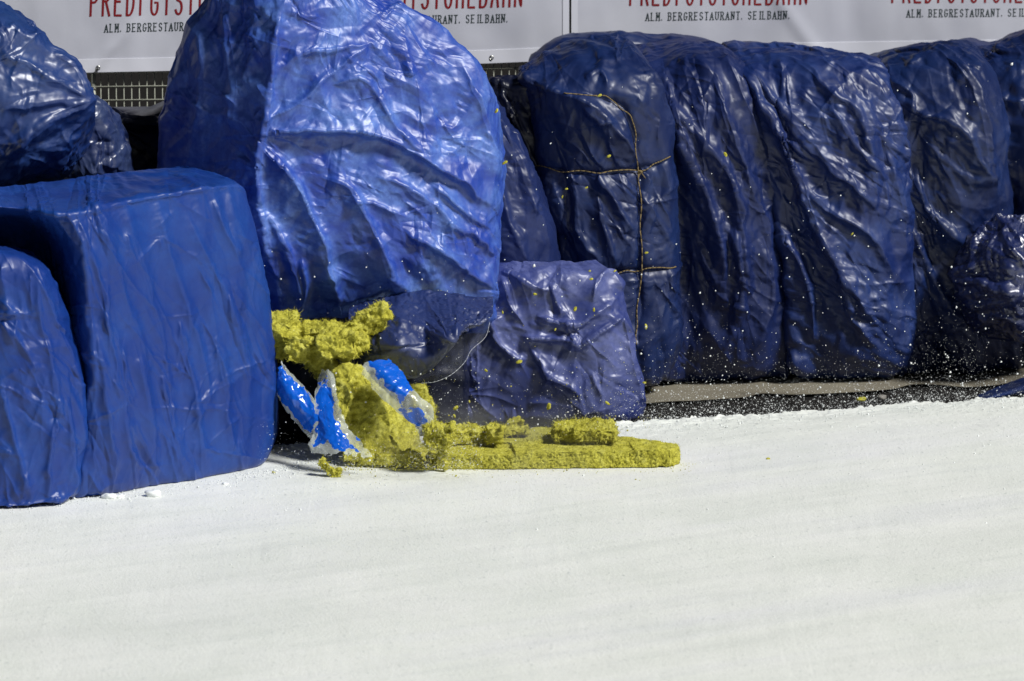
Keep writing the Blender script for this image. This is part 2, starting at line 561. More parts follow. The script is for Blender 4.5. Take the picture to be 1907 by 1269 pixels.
def ice_sheet():
    xs = np.unique(np.concatenate([np.linspace(-12, -1.8, 30), np.linspace(-1.8, 2.2, 1000), np.linspace(2.2, 14, 30)]))
    ts = np.concatenate([np.linspace(0, .5, 110) ** 1.6 / (.5 ** .6) , np.linspace(.55, 14, 90)])
    Xg, Tg = np.meshgrid(xs, ts)
    e = edge_y(Xg)
    p = np.stack([Xg, e * 0, Xg * 0], -1)
    rag = .016 * fbm(p * 9, 4, 3) + .014 * np.abs(noise(p * 60, 8)) + .008 * noise(p * 150, 9)
    Y = e - Tg + rag * np.exp(-Tg * 14)
    q = np.stack([Xg, Y, 0 * Xg], -1)
    near = np.exp(-Tg * 5)
    ca, sa = math.cos(.5), math.sin(.5)
    q = np.stack([q[..., 0] * ca + q[..., 1] * sa, -q[..., 0] * sa + q[..., 1] * ca, q[..., 0] * .3], -1)
    q = q + .12 * np.stack([noise(q * 3, 71), noise(q * 3, 72), 0 * Xg], -1)
    Z = .0012 * fbm(q * 9, 3, 5) + .0025 * np.abs(noise(np.stack([q[..., 0] * .5, q[..., 1] * 7, 0 * Xg], -1), 91)) * (noise(np.stack([q[..., 0] * .4, q[..., 1] * 1.2, 0 * Xg], -1), 92) > 0) + .009 * np.exp(-Tg * 9) * np.abs(fbm(q * np.array([22, 30, 1]), 3, 6))
    Z = Z * np.clip(1 - np.abs(Xg) / 9, .1, 1)
    Z -= np.exp(-Tg * 160) * .004
    V = np.stack([Xg, Y, Z], -1)
    low = V[0].copy(); low[:, 2] = ZG - .01; low[:, 1] += .004
    V = np.concatenate([low[None], V])
    nv, nu = V.shape[:2]
    idx = np.arange(nv * nu).reshape(nv, nu)
    Q = np.stack([idx[:-1, :-1], idx[1:, :-1], idx[1:, 1:], idx[:-1, 1:]], -1).reshape(-1, 4)
    return mesh_obj('ice', V.reshape(-1, 3), Q, m_ice)
tag(ice_sheet(), kind='structure')

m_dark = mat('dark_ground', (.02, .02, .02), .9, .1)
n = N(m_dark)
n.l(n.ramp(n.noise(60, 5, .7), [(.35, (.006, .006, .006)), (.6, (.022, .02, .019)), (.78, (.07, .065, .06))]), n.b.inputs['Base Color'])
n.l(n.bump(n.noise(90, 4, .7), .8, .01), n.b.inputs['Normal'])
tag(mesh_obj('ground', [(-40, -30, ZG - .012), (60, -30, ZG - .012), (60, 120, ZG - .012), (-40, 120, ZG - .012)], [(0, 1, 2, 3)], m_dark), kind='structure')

m_conc = mat('concrete', (.2, .18, .14), .8, .3)
n = N(m_conc)
n.l(n.mix(1, n.ramp(n.noise(3, 5, .6), [(.36, (.10, .09, .07)), (.48, (.20, .18, .135)), (.7, (.27, .245, .185))]), n.ramp(n.noise(140, 3, .7), [(.3, .6), (.6, 1.0)]), 'MULTIPLY'), n.b.inputs['Base Color'])
n.l(n.bump(n.noise(120, 4, .7), .4, .004), n.b.inputs['Normal'])
def pavement():
    a = np.array([G(-400, 832, ZG), G(900, 788, ZG), G(1200, 752, ZG), G(1300, 746, ZG), G(1385, 740, ZG), G(1420, 733, ZG), G(1480, 735, ZG), G(1580, 731, ZG),
                  G(1660, 725, ZG), G(1700, 716, ZG), G(1750, 717, ZG), G(1800, 721, ZG), G(1860, 717, ZG), G(1907, 712, ZG), G(2300, 690, ZG)])
    f = crom(a, np.linspace(0, len(a) - 1, 113), False)
    b = f.copy(); b[:, 1] = 2.0 + SL * b[:, 0]
    V = np.vstack([f, b]); V[:, 2] = ZG
    k = len(f)
    top = [(i, i + 1, k + i + 1, k + i) for i in range(k - 1)]
    lo = f.copy(); lo[:, 2] = ZG - .02
    V = np.vstack([V, lo])
    top += [(2 * k + i, 2 * k + i + 1, i + 1, i) for i in range(k - 1)]
    return mesh_obj('pavement', V, top[:k - 1], m_conc, smooth=False)
tag(pavement(), kind='structure')

# ------------------------------------------------------------------ mesh fence and banners
def fy(px):               # depth of the fence plane at pixel column
    return 2.15 + .33 * (px - 953) / 600.0
m_zinc = mat('zinc', (.42, .43, .36), .5, .5, .2)
def bar(bm, a, b, r, sides=6):
    a, b = Vector(a), Vector(b); d = (b - a).normalized()
    u = d.orthogonal().normalized(); w = d.cross(u)
    ra = [bm.verts.new(a + (u * math.cos(t) + w * math.sin(t)) * r) for t in [k * 2 * math.pi / sides for k in range(sides)]]
    rb = [bm.verts.new(b + (u * math.cos(t) + w * math.sin(t)) * r) for t in [k * 2 * math.pi / sides for k in range(sides)]]
    for k in range(sides): bm.faces.new((ra[k], ra[(k + 1) % sides], rb[(k + 1) % sides], rb[k]))
    bm.faces.new(ra[::-1]); bm.faces.new(rb)
def bm_obj(name, bm, m, parent=None, smooth=True):
    bmesh.ops.recalc_face_normals(bm, faces=bm.faces[:])
    me = bpy.data.meshes.new(name); 
    if parent is not None:
        for v in bm.verts: v.co -= parent.location
    bm.to_mesh(me); bm.free()
    if smooth: me.polygons.foreach_set('use_smooth', np.ones(len(me.polygons), bool))
    me.materials.append(m)
    o = bpy.data.objects.new(name, me); COL.objects.link(o)
    if parent is not None: o.parent = parent
    return o

fence = tag(empty('mesh_fence', tuple(P(953, 900, fy(953)))), 'grey welded wire mesh fence with rectangular cells behind the banners', 'fence')
for lo, hi in ((-60, 960), (960, 2000)):
    bm = bmesh.new()
    px = lo
    while px < hi:
        Y = fy(px); top = P(px, -60, Y); bot = P(px, 600, Y)
        bar(bm, (top[0], Y, top[2]), (top[0], Y, ZG), .0018, 5)
        px += 14.4
    for py in np.arange(-50, 640, 25.3):
        a = P(lo, py + .012 * (953 - lo), fy(lo) - .003); b = P(hi, py - .012 * (hi - 953), fy(hi) - .003)
        bar(bm, a, b, .0021, 5)
    bm_obj('wire_mesh', bm, m_zinc, fence)
for px in (171, 1062):
    bm = bmesh.new(); Y = fy(px) + .012; t = P(px, -60, Y)
    bar(bm, (t[0], Y, t[2]), (t[0], Y, ZG), .0085, 10)
    bm_obj('post', bm, m_zinc, fence)

m_vinyl = mat('vinyl', (.62, .62, .66), .45, .4)
n = N(m_vinyl)
n.l(n.ramp(n.noise(2.2, 5, .55), [(.3, (.44, .45, .52)), (.7, (.56, .57, .63))]), n.b.inputs['Base Color'])
n.l(n.bump(n.noise(260, 2, .6), .25, .001), n.b.inputs['Normal'])
m_hem = mat('hem', (.60, .61, .68), .45, .4)
m_red = mat('red_print', (.20, .008, .012), .55, .3)
m_ink = mat('dark_print', (.02, .035, .035), .55, .3)
m_black = mat('black_plastic', (.01, .01, .011), .4, .5)
m_eye = mat('eyelet', (.55, .55, .5), .3, .5, .9)

BOT = [(-300, 149), (182, 135), (330, 132), (905, 118.5), (1060, 112), (1600, 103), (2100, 96)]
def bot(px): return np.interp(px, [a for a, _ in BOT], [b for _, b in BOT])
def bw(px, py):           # hanging waviness of the banner cloth
    p = np.stack([px / 120., py / 260., px * 0], -1)
    w = .010 * fbm(p, 3, 41)
    s1 = np.exp(-(((px - 225) + (py - 70) * .9) / 16.) ** 2) * .010 * np.clip((py - 30) / 60., 0, 1)
    s2 = np.exp(-(((px - 1500) - (py - 70) * .7) / 18.) ** 2) * .008
    return w - s1 - s2
def bpt(px, py, lift=0):
    px = np.asarray(px, float); py = np.asarray(py, float)
    return P(px, py, fy(px) - .03 + bw(px, py) * .8 - lift)
def banner(x0, x1, label, texts):
    root = tag(empty('banner', tuple(P((x0 + x1) / 2, bot((x0 + x1) / 2), fy((x0 + x1) / 2) - .03))), label, 'banner', 'advertising banners on the mesh fence')
    nx, ny = int((x1 - x0) / 5), 50
    gx, gt = np.meshgrid(np.linspace(x0, x1, nx), np.linspace(0, 1, ny))
    yb = bot(gx)
    def sheet(a, b, lift):
        py = a(gx) + (b(gx) - a(gx)) * gt
        X = bpt(gx, py, lift)
        idx = np.arange(nx * ny).reshape(ny, nx)
        return X.reshape(-1, 3), np.stack([idx[:-1, :-1], idx[1:, :-1], idx[1:, 1:], idx[:-1, 1:]], -1).reshape(-1, 4)
    V, Q = sheet(lambda p: p * 0 - 60, bot, 0)
    o = mesh_obj('cloth', V, Q, m_vinyl, root)
    md = o.modifiers.new('thick', 'SOLIDIFY'); md.thickness = .0012; md.offset = -1
    V, Q = sheet(lambda p: bot(p) - 25, lambda p: bot(p) + .3, .0022)
    o = mesh_obj('hem', V, Q, m_hem, root)
    md = o.modifiers.new('thick', 'SOLIDIFY'); md.thickness = .0012; md.offset = -1
    sx = np.array([x0, x0 + 12.0]) if x0 > 900 else np.array([x1 - 12.0, x1])
    gy = np.linspace(-60, float(bot(sx[0])) - 25, 30)
    V = np.concatenate([bpt(np.full(30, sx[0]), gy, .0022), bpt(np.full(30, sx[1]), gy, .0022)])
    mesh_obj('side_hem', V, [(i, i + 1, 31 + i, 30 + i) for i in range(29)], m_hem, root)
    return root

# stroke lettering: glyph polylines in a unit box (y up)
def arc(cx, cy, rx, ry, a0, a1, k=9):
    return [(cx + rx * math.cos(R(a0 + (a1 - a0) * i / (k - 1))), cy + ry * math.sin(R(a0 + (a1 - a0) * i / (k - 1)))) for i in range(k)]
GL = {
 'A': [[(0, 0), (.5, 1), (1, 0)], [(.2, .33), (.8, .33)]],
 'B': [[(.05, 0), (.05, 1), (.5, 1)] + arc(.5, .77, .38, .23, 90, -90) + [(.05, .54)], [(.5, .54)] + arc(.5, .27, .47, .27, 90, -90) + [(.05, 0)]],
 'D': [[(.05, 0), (.05, 1), (.35, 1)] + arc(.35, .5, .6, .5, 90, -90, 13) + [(.05, 0)]],
 'E': [[(.95, 1), (.05, 1), (.05, 0), (.95, 0)], [(.05, .52), (.75, .52)]],
 'G': [arc(.5, .72, .45, .28, 20, 180) + arc(.5, .28, .45, .28, 180, 360) + [(.95, .45), (.55, .45)]],
 'H': [[(.05, 0), (.05, 1)], [(.95, 0), (.95, 1)], [(.05, .52), (.95, .52)]],
 'I': [[(.5, 0), (.5, 1)]],
 'L': [[(.05, 1), (.05, 0), (.95, 0)]],
 'M': [[(.0, 0), (.05, 1), (.5, .3), (.95, 1), (1, 0)]],
 'N': [[(.05, 0), (.05, 1), (.95, 0), (.95, 1)]],
 'P': [[(.05, 0), (.05, 1), (.5, 1)] + arc(.5, .75, .42, .25, 90, -90) + [(.05, .5)]],
 'R': [[(.05, 0), (.05, 1), (.5, 1)] + arc(.5, .77, .4, .23, 90, -90) + [(.05, .54)], [(.45, .54), (1, 0)]],
 'S': [arc(.5, .75, .42, .25, 20, 270, 11) + arc(.5, .25, .44, .25, 90, -160, 11)],
 'T': [[(.5, 0), (.5, 1)], [(-.05, 1), (1.05, 1)]],
 'U': [[(.05, 1), (.05, .3)] + arc(.5, .3, .45, .3, 180, 360) + [(.95, 1)]],
}
SERIF = {'A': [(0, 0), (1, 0)], 'B': [(.05, 0), (.05, 1)], 'D': [(.05, 0), (.05, 1)], 'E': [(.05, 0), (.05, 1)], 'H': [(.05, 0), (.05, 1), (.95, 0), (.95, 1)],
         'I': [(.5, 0), (.5, 1)], 'L': [(.05, 0), (.05, 1)], 'M': [(0, 0), (.05, 1), (.95, 1), (1, 0)], 'N': [(.05, 0), (.05, 1), (.95, 1)],
         'P': [(.05, 0)], 'R': [(.05, 0), (1, 0), (.05, 1)], 'T': [(.5, 0)], 'U': [(.05, 1), (.95, 1)], 'G': [(.95, .45)], 'S': []}
def words(root, name, text, x0, xe, base0, base1, h, wfrac, th, m, serif):
    """each word becomes a part of its own"""
    u = lambda t: sum(.75 if c == ' ' else (.5 if c == '.' else (.72 if (c == 'I' and serif) else 1)) for c in t)
    tot = u(text) - (.4 if serif else 1 - wfrac); k = (xe - x0) / tot; pos = 0
    for w in text.split(' '):
        a = x0 + k * pos; b = a + k * (u(w) - (.4 if serif else 1 - wfrac))
        f0 = (a - x0) / (xe - x0); f1 = (b - x0) / (xe - x0)
        lettering(root, name, w, a, b, base0 + (base1 - base0) * f0, base0 + (base1 - base0) * f1, h, wfrac, th, m, serif)
        pos += u(w) + .75
def lettering(root, name, text, x0, xe, base0, base1, h, wfrac, th, m, serif, widths=None):
    V, Fc = [], []
    x = x0; n_ = len(text)
    units = sum(.75 if c == ' ' else (.5 if c == '.' else (.72 if (c == 'I' and serif) else 1)) for c in text)
    total = xe - x0; pitch = total / (units - (.4 if serif else 1 - wfrac))
    for ch in text:
        if ch == ' ':
            x += pitch * .75; continue
        wl = pitch * wfrac * (.42 if ch == 'I' and not serif else 1.0)
        by = base0 + (base1 - base0) * (x - x0) / total
        L = []
        if ch == '.':
            L.append([(0, .0), (0, .12)]); wl = 1
        else:
            L += GL[ch]
            if serif: L += [[(a - .22, b), (a + .22, b)] for a, b in SERIF.get(ch, [])]
        off = 0
        for poly in L:
            q = [(x + a * wl, by - b * h) for a, b in poly]
            # densify
            q2 = []
            for a, b in zip(q[:-1], q[1:]):
                k = max(1, int(math.hypot(b[0] - a[0], b[1] - a[1]) / 3))
                q2 += [(a[0] + (b[0] - a[0]) * i / k, a[1] + (b[1] - a[1]) * i / k) for i in range(k)]
            q2.append(q[-1])
            lift = .0010 + off; off += .00012
            for i in range(len(q2)):
                a = q2[max(0, i - 1)]; b = q2[min(len(q2) - 1, i + 1)]
                dx, dy = b[0] - a[0], b[1] - a[1]; l = math.hypot(dx, dy) + 1e-6
                nx_, ny_ = -dy / l * th / 2, dx / l * th / 2
                ex = 0
                if i == 0: ex = -th * .3
                if i == len(q2) - 1: ex = th * .3
                cx_, cy_ = q2[i][0] + dx / l * ex, q2[i][1] + dy / l * ex
                sl = (by - cy_) * .04
                V.append(bpt(cx_ + nx_ + sl, cy_ + ny_, lift)); V.append(bpt(cx_ - nx_ + sl, cy_ - ny_, lift))
                if i: k = len(V); Fc.append((k - 4, k - 3, k - 1, k - 2))
        x += pitch * (.5 if ch == '.' else 1.0) * ((.72 if ch == 'I' else 1) if serif else 1)
    o = mesh_obj(name, np.array(V), Fc, m, root, smooth=False)
    return x
SUB = 'ALM. BERGRESTAURANT. SEILBAHN.'
TOP = 'PREDIGTSTUHLBAHN'
def eyelet(root, px, py, dark=False):
    c = bpt(px, py, .0045)
    bm = bmesh.new()
    k = 16; r0, r1 = .0042, .0085
    ring = []
    for r, dz in ((r1, 0), (.0065, -.0022), (r0, 0)):
        ring.append([bm.verts.new((c[0] + r * math.cos(2 * math.pi * i / k), c[1] + dz, c[2] + r * math.sin(2 * math.pi * i / k))) for i in range(k)])
    for a, b in zip(ring[:-1], ring[1:]):
        for i in range(k): bm.faces.new((a[i], a[(i + 1) % k], b[(i + 1) % k], b[i]))
    o = bm_obj('eyelet', bm, m_eye, root)
    bm = bmesh.new(); vs = [bm.verts.new((c[0] + r0 * math.cos(2 * math.pi * i / k), c[1] + .0005, c[2] + r0 * math.sin(2 * math.pi * i / k))) for i in range(k)]
    bm.faces.new(vs); bm_obj('eyelet_hole', bm, m_black, o)
def tie(root, pts):
    bm = bmesh.new()
    q = crom(np.array(pts, float), np.linspace(0, len(pts) - 1, 9), False)
    for a, b in zip(q[:-1], q[1:]): bar(bm, bpt(a[0], a[1], .009), bpt(b[0], b[1], .009), .0022, 6)
    bm_obj('cable_tie', bm, m_black, root)

b1 = banner(-420, 1060, 'long white banner behind the tallest blue bale, its corner held by a black tie', 0)
lettering(b1, 'red_lettering', TOP, 168, 519, 30, 23, 50, .58, 4.2, m_red, False)
lettering(b1, 'red_lettering', TOP, 633, 971, 19.5, 12, 50, .58, 4.2, m_red, False)
words(b1, 'small_lettering', SUB, 195, 464, 60, 54, 14.5, .56, 1.7, m_ink, True)
words(b1, 'small_lettering', SUB, 676, 945, 46, 41.5, 14.5, .56, 1.7, m_ink, True)
eyelet(b1, 182, 127); eyelet(b1, 915, 108)
tie(b1, [(183, 126), (178, 134), (168, 138)])
b2 = banner(1064, 2350, 'white banner above the right hand row of bales', 0)
lettering(b2, 'red_lettering', TOP, 1173, 1502, 10, 8, 50, .58, 4.0, m_red, False)
lettering(b2, 'red_lettering', TOP, 1661, 1987, 5, 4, 50, .58, 4.0, m_red, False)
words(b2, 'small_lettering', SUB, 1203, 1470, 38.5, 35, 14, .56, 1.6, m_ink, True)
words(b2, 'small_lettering', SUB, 1689, 1953, 32, 30, 13.5, .56, 1.6, m_ink, True)
eyelet(b2, 1519, 93)
# ------------------------------------------------------------------ bales
BR = film_mat('bright_blue_film', (.004, .036, .30), (.12, .24, .62), (.44, .58), .75, .06, spec=.7)
MD = film_mat('blue_film', (.002, .027, .19), (.010, .066, .30), (.46, .6), .55, .06, spec=.35)
NV = film_mat('dim_navy_film', (.0015, .010, .064), (.008, .030, .13), (.44, .6), .5, .06, spec=.4)  # weaker floodlight on the right hand row is put into this darker colour
PU = film_mat('dim_dusty_navy_film', (.002, .010, .068), (.013, .030, .14), (.44, .6), .5, .06, spec=.4)  # likewise darkened in colour for the dimmer light right of the tallest bale
DK = film_mat('black_and_shade_film', (.002, .004, .018), (.006, .009, .035), (.34, .5), .4, .06, spec=.3)  # near-black film; on the two added bodies it stands in for shade
TR = film_mat('clear_blue_film', (.012, .026, .15), (.13, .155, .36), (.40, .55), .65, .05, spec=.7)
GR = 'blue film wrapped bales of the safety barrier'

BALE6 = [
 [(430,-58,.35),(460,-64,.32),(520,-68,.3),(580,-64,.32),(640,-50,.34),(660,-45,.4)],
 [(395,-12,.3),(430,-20,.12),(530,-30,.05),(610,-25,.1),(690,-15,.2),(725,0,.33)],
 [(345,60,.3),(420,60,.12),(518,60,0),(640,60,.06),(770,60,.17),(835,68,.32)],
 [(312,170,.3),(400,170,.13),(505,170,0),(660,170,.05),(830,160,.16),(915,165,.32)],
 [(296,280,.3),(390,285,.15),(488,290,0),(680,290,.05),(860,280,.16),(935,290,.32)],
 [(295,380,.3),(390,390,.15),(482,390,.02),(690,400,.04),(860,420,.14),(930,420,.3)],
 [(330,500,.32),(410,510,.15),(500,500,.04),(690,490,.05),(850,510,.14),(925,520,.3)],
 [(380,575,.34),(440,590,.2),(520,590,.12),(660,575,.15),(830,584,.2),(920,600,.32)],
 [(420,590,.4),(460,600,.35),(540,605,.32),(660,590,.32),(800,608,.34),(890,622,.4)],
]
S6 = [([(483,250),(564,243),(682,248),(753,276),(824,318),(880,356),(918,390)], .032, 40, 6),
      ([(488,227),(560,190),(611,137),(691,85)], .014, 8, 14),
      ([(560,100),(620,92),(691,85)], .010, 8, 10),
      ([(483,262),(545,331),(583,407),(611,473),(630,558)], .028, 7, 40),
      ([(600,330),(650,350),(682,407),(706,454),(734,511),(767,553)], .022, 8, 26),
      ([(640,375),(700,380),(760,405)], .012, 8, 12),
      ([(805,340),(860,390),(915,430)], .014, 16, 6),
      ([(833,416),(880,440),(918,475)], .014, 14, 6),
      ([(757,435),(828,473),(918,539)], .018, 18, 7),
      ([(700,330),(760,350),(830,400),(850,470)], .012, 10, 16),
      ([(753,15),(847,71),(895,142),(908,220)], .012, 8, 20),
      ([(860,120),(905,230),(920,330)], .012, 12, 12),
      ([(620,160),(680,150),(740,240),(790,290)], .010, 10, 10),
      ([(530,0),(515,60),(500,200),(482,300),(490,400),(515,520)], .028, 10, 30),
      ([(420,20),(440,150),(430,250)], .02, 14, 20), ([(370,60),(380,180),(350,300)], .015, 20, 14),
      ([(560,480),(570,530),(560,590)], .015, 8, 14), ([(500,400),(540,470),(560,560)], .015, 8, 14)]
bag6 = tag(empty('wrapped_bale', tuple(P(600, 600, .6))), 'tallest bale, bright blue crumpled film, tipped up above the torn yellow wool', 'bale', GR)
cov6, X6 = bale('film_cover', BALE6, .40, .45, BR, None, None, parent=bag6, res=.004, fine=.003, finef=11, ex=.10, fdir=50, fvar=60, hi=.035, seed=3, cr=(95, 38, 30), S=S6, crm=.010, crf=5)

BALE4 = [
 [(-60,357,-.12),(40,345,0),(130,335,.07),(230,320,.2),(320,312,.27),(335,315,.3)],
 [(-60,370,-.25),(40,365,-.2),(130,362,-.2),(250,340,-.02),(385,326,.12),(400,330,.2)],
 [(-60,386,-.4),(40,386,-.42),(120,394,-.47),(270,366,-.24),(425,343,0),(445,358,.1)],
 [(-60,398,-.34),(40,400,-.36),(138,412,-.48),(276,382,-.26),(432,362,-.02),(458,392,.12)],
 [(-60,420,-.22),(50,425,-.2),(152,470,-.47),(290,450,-.26),(444,440,-.04),(478,460,.13)],
 [(-60,520,-.2),(60,520,-.15),(166,560,-.46),(302,550,-.26),(452,540,-.04),(496,550,.13)],
 [(-60,650,-.2),(70,650,-.15),(176,680,-.46),(310,670,-.26),(462,660,-.04),(510,665,.13)],
 [(-60,800,-.2),(80,800,-.15),(175,810,-.47),(312,795,-.27),(466,780,-.05),(514,785,.11)],
 [(-60,900,-.2),(60,905,-.2),(140,915,-.47),(300,896,-.28),(450,868,-.07),(500,848,.07)],
 [(-60,915,-.1),(60,925,-.15),(145,926,-.40),(300,903,-.2),(440,878,0),(485,862,.1)],
]
S4 = [([(120,394),(152,450),(166,560),(178,700),(165,800),(150,900)], .02, 8, 12),
      ([(150,420),(185,520),(205,650),(215,780)], .012, 7, 12), ([(190,400),(215,500),(260,650),(280,860)], .010, 10, 22),
      ([(235,395),(270,520),(310,680),(330,880)], .008, 12, 20), ([(290,380),(330,520),(370,640),(395,780)], .008, 10, 22),
      ([(330,600),(360,720),(380,870)], .010, 8, 14), ([(250,640),(275,760),(290,890)], .010, 8, 14),
      ([(345,400),(385,480),(440,600),(465,760)], .008, 12, 20), ([(220,620),(230,760),(250,900)], .012, 8, 12),
      ([(395,370),(420,430),(450,480)], .008, 10, 10), ([(180,620),(200,760),(215,900)], .013, 8, 12),
      ([(300,700),(320,800),(345,890)], .010, 7, 10), ([(400,640),(420,740),(430,860)], .008, 8, 12),
      ([(120,396),(270,368),(425,345)], .007, 8, 8)]
tag(bale('wrapped_bale', BALE4, 0, .42, MD, 0, 0, res=.005, ex=.08, fdir=82, fvar=10, hi=.020, seed=11, fac=.0026, fst=6, fang=84, fsz=.055, cramp=.0045, crL=(70, 300), cr=(75, 79, 8), S=S4, crm=.004, crf=4, zmin=.002)[0],
    'box shaped blue bale with a flat top, standing on the ice left of the wool', 'bale', GR)

BALE5 = [
 [(-160,480,.3),(-80,462,.25),(-10,458,.25),(40,464,.28),(62,474,.3)],
 [(-160,520,.15),(-60,482,.05),(20,484,.03),(78,506,.08),(104,532,.2)],
 [(-160,640,.1),(-60,610,0),(40,610,0),(108,625,.07),(142,640,.2)],
 [(-160,780,.1),(-60,780,0),(50,780,0),(128,780,.07),(160,780,.2)],
 [(-160,900,.1),(-60,915,0),(40,922,0),(125,905,.07),(154,880,.2)],
 [(-160,935,.15),(-60,944,.02),(40,940,.01),(112,930,.06),(138,920,.15)],
 [(-160,925,.25),(-60,930,.2),(40,930,.2),(105,925,.2),(125,920,.22)],
]
S5 = [([(20,470),(70,520),(110,610),(150,720),(155,850)], .014, 10, 14), ([(70,530),(75,590),(100,700),(110,780)], .010, 8, 14),
      ([(0,600),(40,640),(70,700)], .010, 8, 14), ([(110,740),(95,830),(85,930)], .014, 7, 8), ([(120,740),(135,850),(130,920)], .012, 6, 8),
      ([(0,700),(30,830),(60,935)], .012, 8, 14), ([(0,560),(30,590),(20,640)], .01, 8, 14)]
tag(bale('wrapped_bale', BALE5, -.6, .32, MD, 0, 0, res=.0055, ex=.08, fdir=75, fvar=30, hi=.022, seed=21, fac=.006, fst=3.5, fang=70, cr=(32, 62, 25), S=S5, crm=.007, zmin=.002)[0],
    'rounded pale blue bale cut by the lower left photo edge, standing on the ice', 'bale', GR)

BALE1 = [
 [(-170,-40,.3),(-90,-25,.22),(-30,-5,.2),(8,8,.25),(25,18,.3)],
 [(-170,60,.15),(-90,45,.05),(0,48,.03),(62,60,.1),(92,78,.2)],
 [(-170,130,.1),(-90,120,0),(10,118,0),(104,120,.08),(152,132,.2)],
 [(-170,190,.1),(-90,190,-.04),(20,188,-.03),(118,184,.05),(168,184,.16)],
 [(-170,260,.1),(-90,262,-.02),(10,264,0),(96,252,.07),(158,236,.2)],
 [(-170,320,.15),(-90,325,.05),(-10,328,.06),(66,314,.12),(122,298,.22)],
 [(-170,350,.2),(-90,352,.15),(-20,350,.15),(40,342,.2),(90,330,.26)],
]
S1 = [([(168,184),(100,150),(40,120),(0,112)], .014, 10, 12), ([(168,184),(90,190),(0,205)], .012, 8, 14),
      ([(168,184),(100,215),(50,245),(0,270)], .018, 14, 8), ([(168,186),(130,240),(90,290)], .014, 10, 8), ([(160,176),(140,130),(100,100)], .012, 8, 8),
      ([(75,58),(120,85),(150,130)], .012, 8, 8), ([(10,40),(50,70),(75,60)], .01, 8, 8), ([(100,220),(40,260),(0,300)], .014, 12, 8)]
tag(bale('wrapped_bale', BALE1, .12, .4, film_mat('teal_blue_film', (.002, .022, .13), (.03, .08, .24), (.36, .54), .45, .05, spec=.8), 0, 0, res=.0055, ex=.08, fdir=20, fvar=40, hi=.02, seed=31, cr=(38, -25, 35), S=S1, crm=.006)[0],
    'plump blue bale gathered to a point at its right, at the upper left photo edge', 'bale', GR)

BAG2 = [
 [(120,178,.1),(150,172,.08),(172,178,.1),(188,188,.15)],
 [(115,215,.05),(150,212,0),(190,214,.02),(216,225,.15)],
 [(110,265,.05),(155,262,0),(205,265,.03),(236,270,.15)],
 [(110,320,.05),(155,322,0),(210,322,.04),(243,315,.15)],
 [(110,370,.1),(160,375,.05),(210,372,.1),(240,360,.15)],
]
tag(bale('plastic_bag', BAG2, .50, .22, film_mat('grey_blue_film', (.010, .022, .09), (.07, .10, .18), (.3, .45), .5, .05, spec=.8), 0, 0, res=.005, ex=.12, fdir=70, fvar=60, hi=.02, seed=41, cr=(34, 60, 60), crm=.01, crf=9)[0],
    'small crinkled grey blue bag squeezed between the upper left bale and the box shaped bale', 'bag')
BK3 = [
 [(130,212,.15),(200,205,.05),(280,215,.05),(350,180,.1),(400,150,.2)],
 [(130,250,.1),(200,240,0),(290,240,0),(360,240,.05),(400,240,.15)],
 [(130,330,.1),(200,330,-.05),(290,330,-.05),(360,330,0),(400,330,.1)],
 [(130,520,.1),(200,520,-.05),(290,520,-.05),(360,520,0),(400,520,.1)],
 [(130,730,.1),(200,740,0),(290,740,0),(360,730,.05),(400,730,.1)],
]
S3 = [([(225,235),(260,240),(300,238)], .03, 6, 10), ([(222,250),(260,275),(290,300)], .03, 6, 10), ([(200,200),(235,225),(300,228)], .03, 6, 10)]
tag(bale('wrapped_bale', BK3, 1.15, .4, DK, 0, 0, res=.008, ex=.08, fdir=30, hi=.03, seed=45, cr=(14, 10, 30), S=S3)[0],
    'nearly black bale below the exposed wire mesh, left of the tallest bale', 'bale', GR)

BALE9 = [
 [(840,160,.2),(870,150,.15),(905,160,.15),(930,190,.2),(940,205,.25)],
 [(850,230,.1),(890,225,0),(920,228,0),(950,240,.05),(968,262,.15)],
 [(860,330,.1),(900,325,-.02),(945,325,-.02),(985,330,.03),(1006,345,.15)],
 [(870,430,.1),(915,425,-.04),(970,425,-.04),(1018,428,.02),(1036,440,.15)],
 [(880,540,.1),(930,540,-.05),(985,540,-.05),(1025,540,.02),(1042,540,.15)],
 [(880,660,.1),(930,660,0),(985,660,0),(1025,650,.04),(1040,640,.15)],
 [(880,740,.15),(930,745,.08),(985,745,.08),(1020,740,.1),(1035,735,.2)],
]
tag(bale('wrapped_bale', BALE9, 1.02, .3, PU, 0, 0, res=.0055, ex=.06, fdir=75, fvar=15, hi=.014, seed=51, cr=(16, 68, 12), S=[([(925,200),(975,330),(1030,460)], .012, 8, 14), ([(960,230),(985,330),(1000,400)], .012, 6, 14), ([(930,330),(950,420),(990,500)], .015, 8, 14)], zmin=ZG + .003)[0],
    'slim purplish bale leaning against the right side of the tallest bale', 'bale', GR)

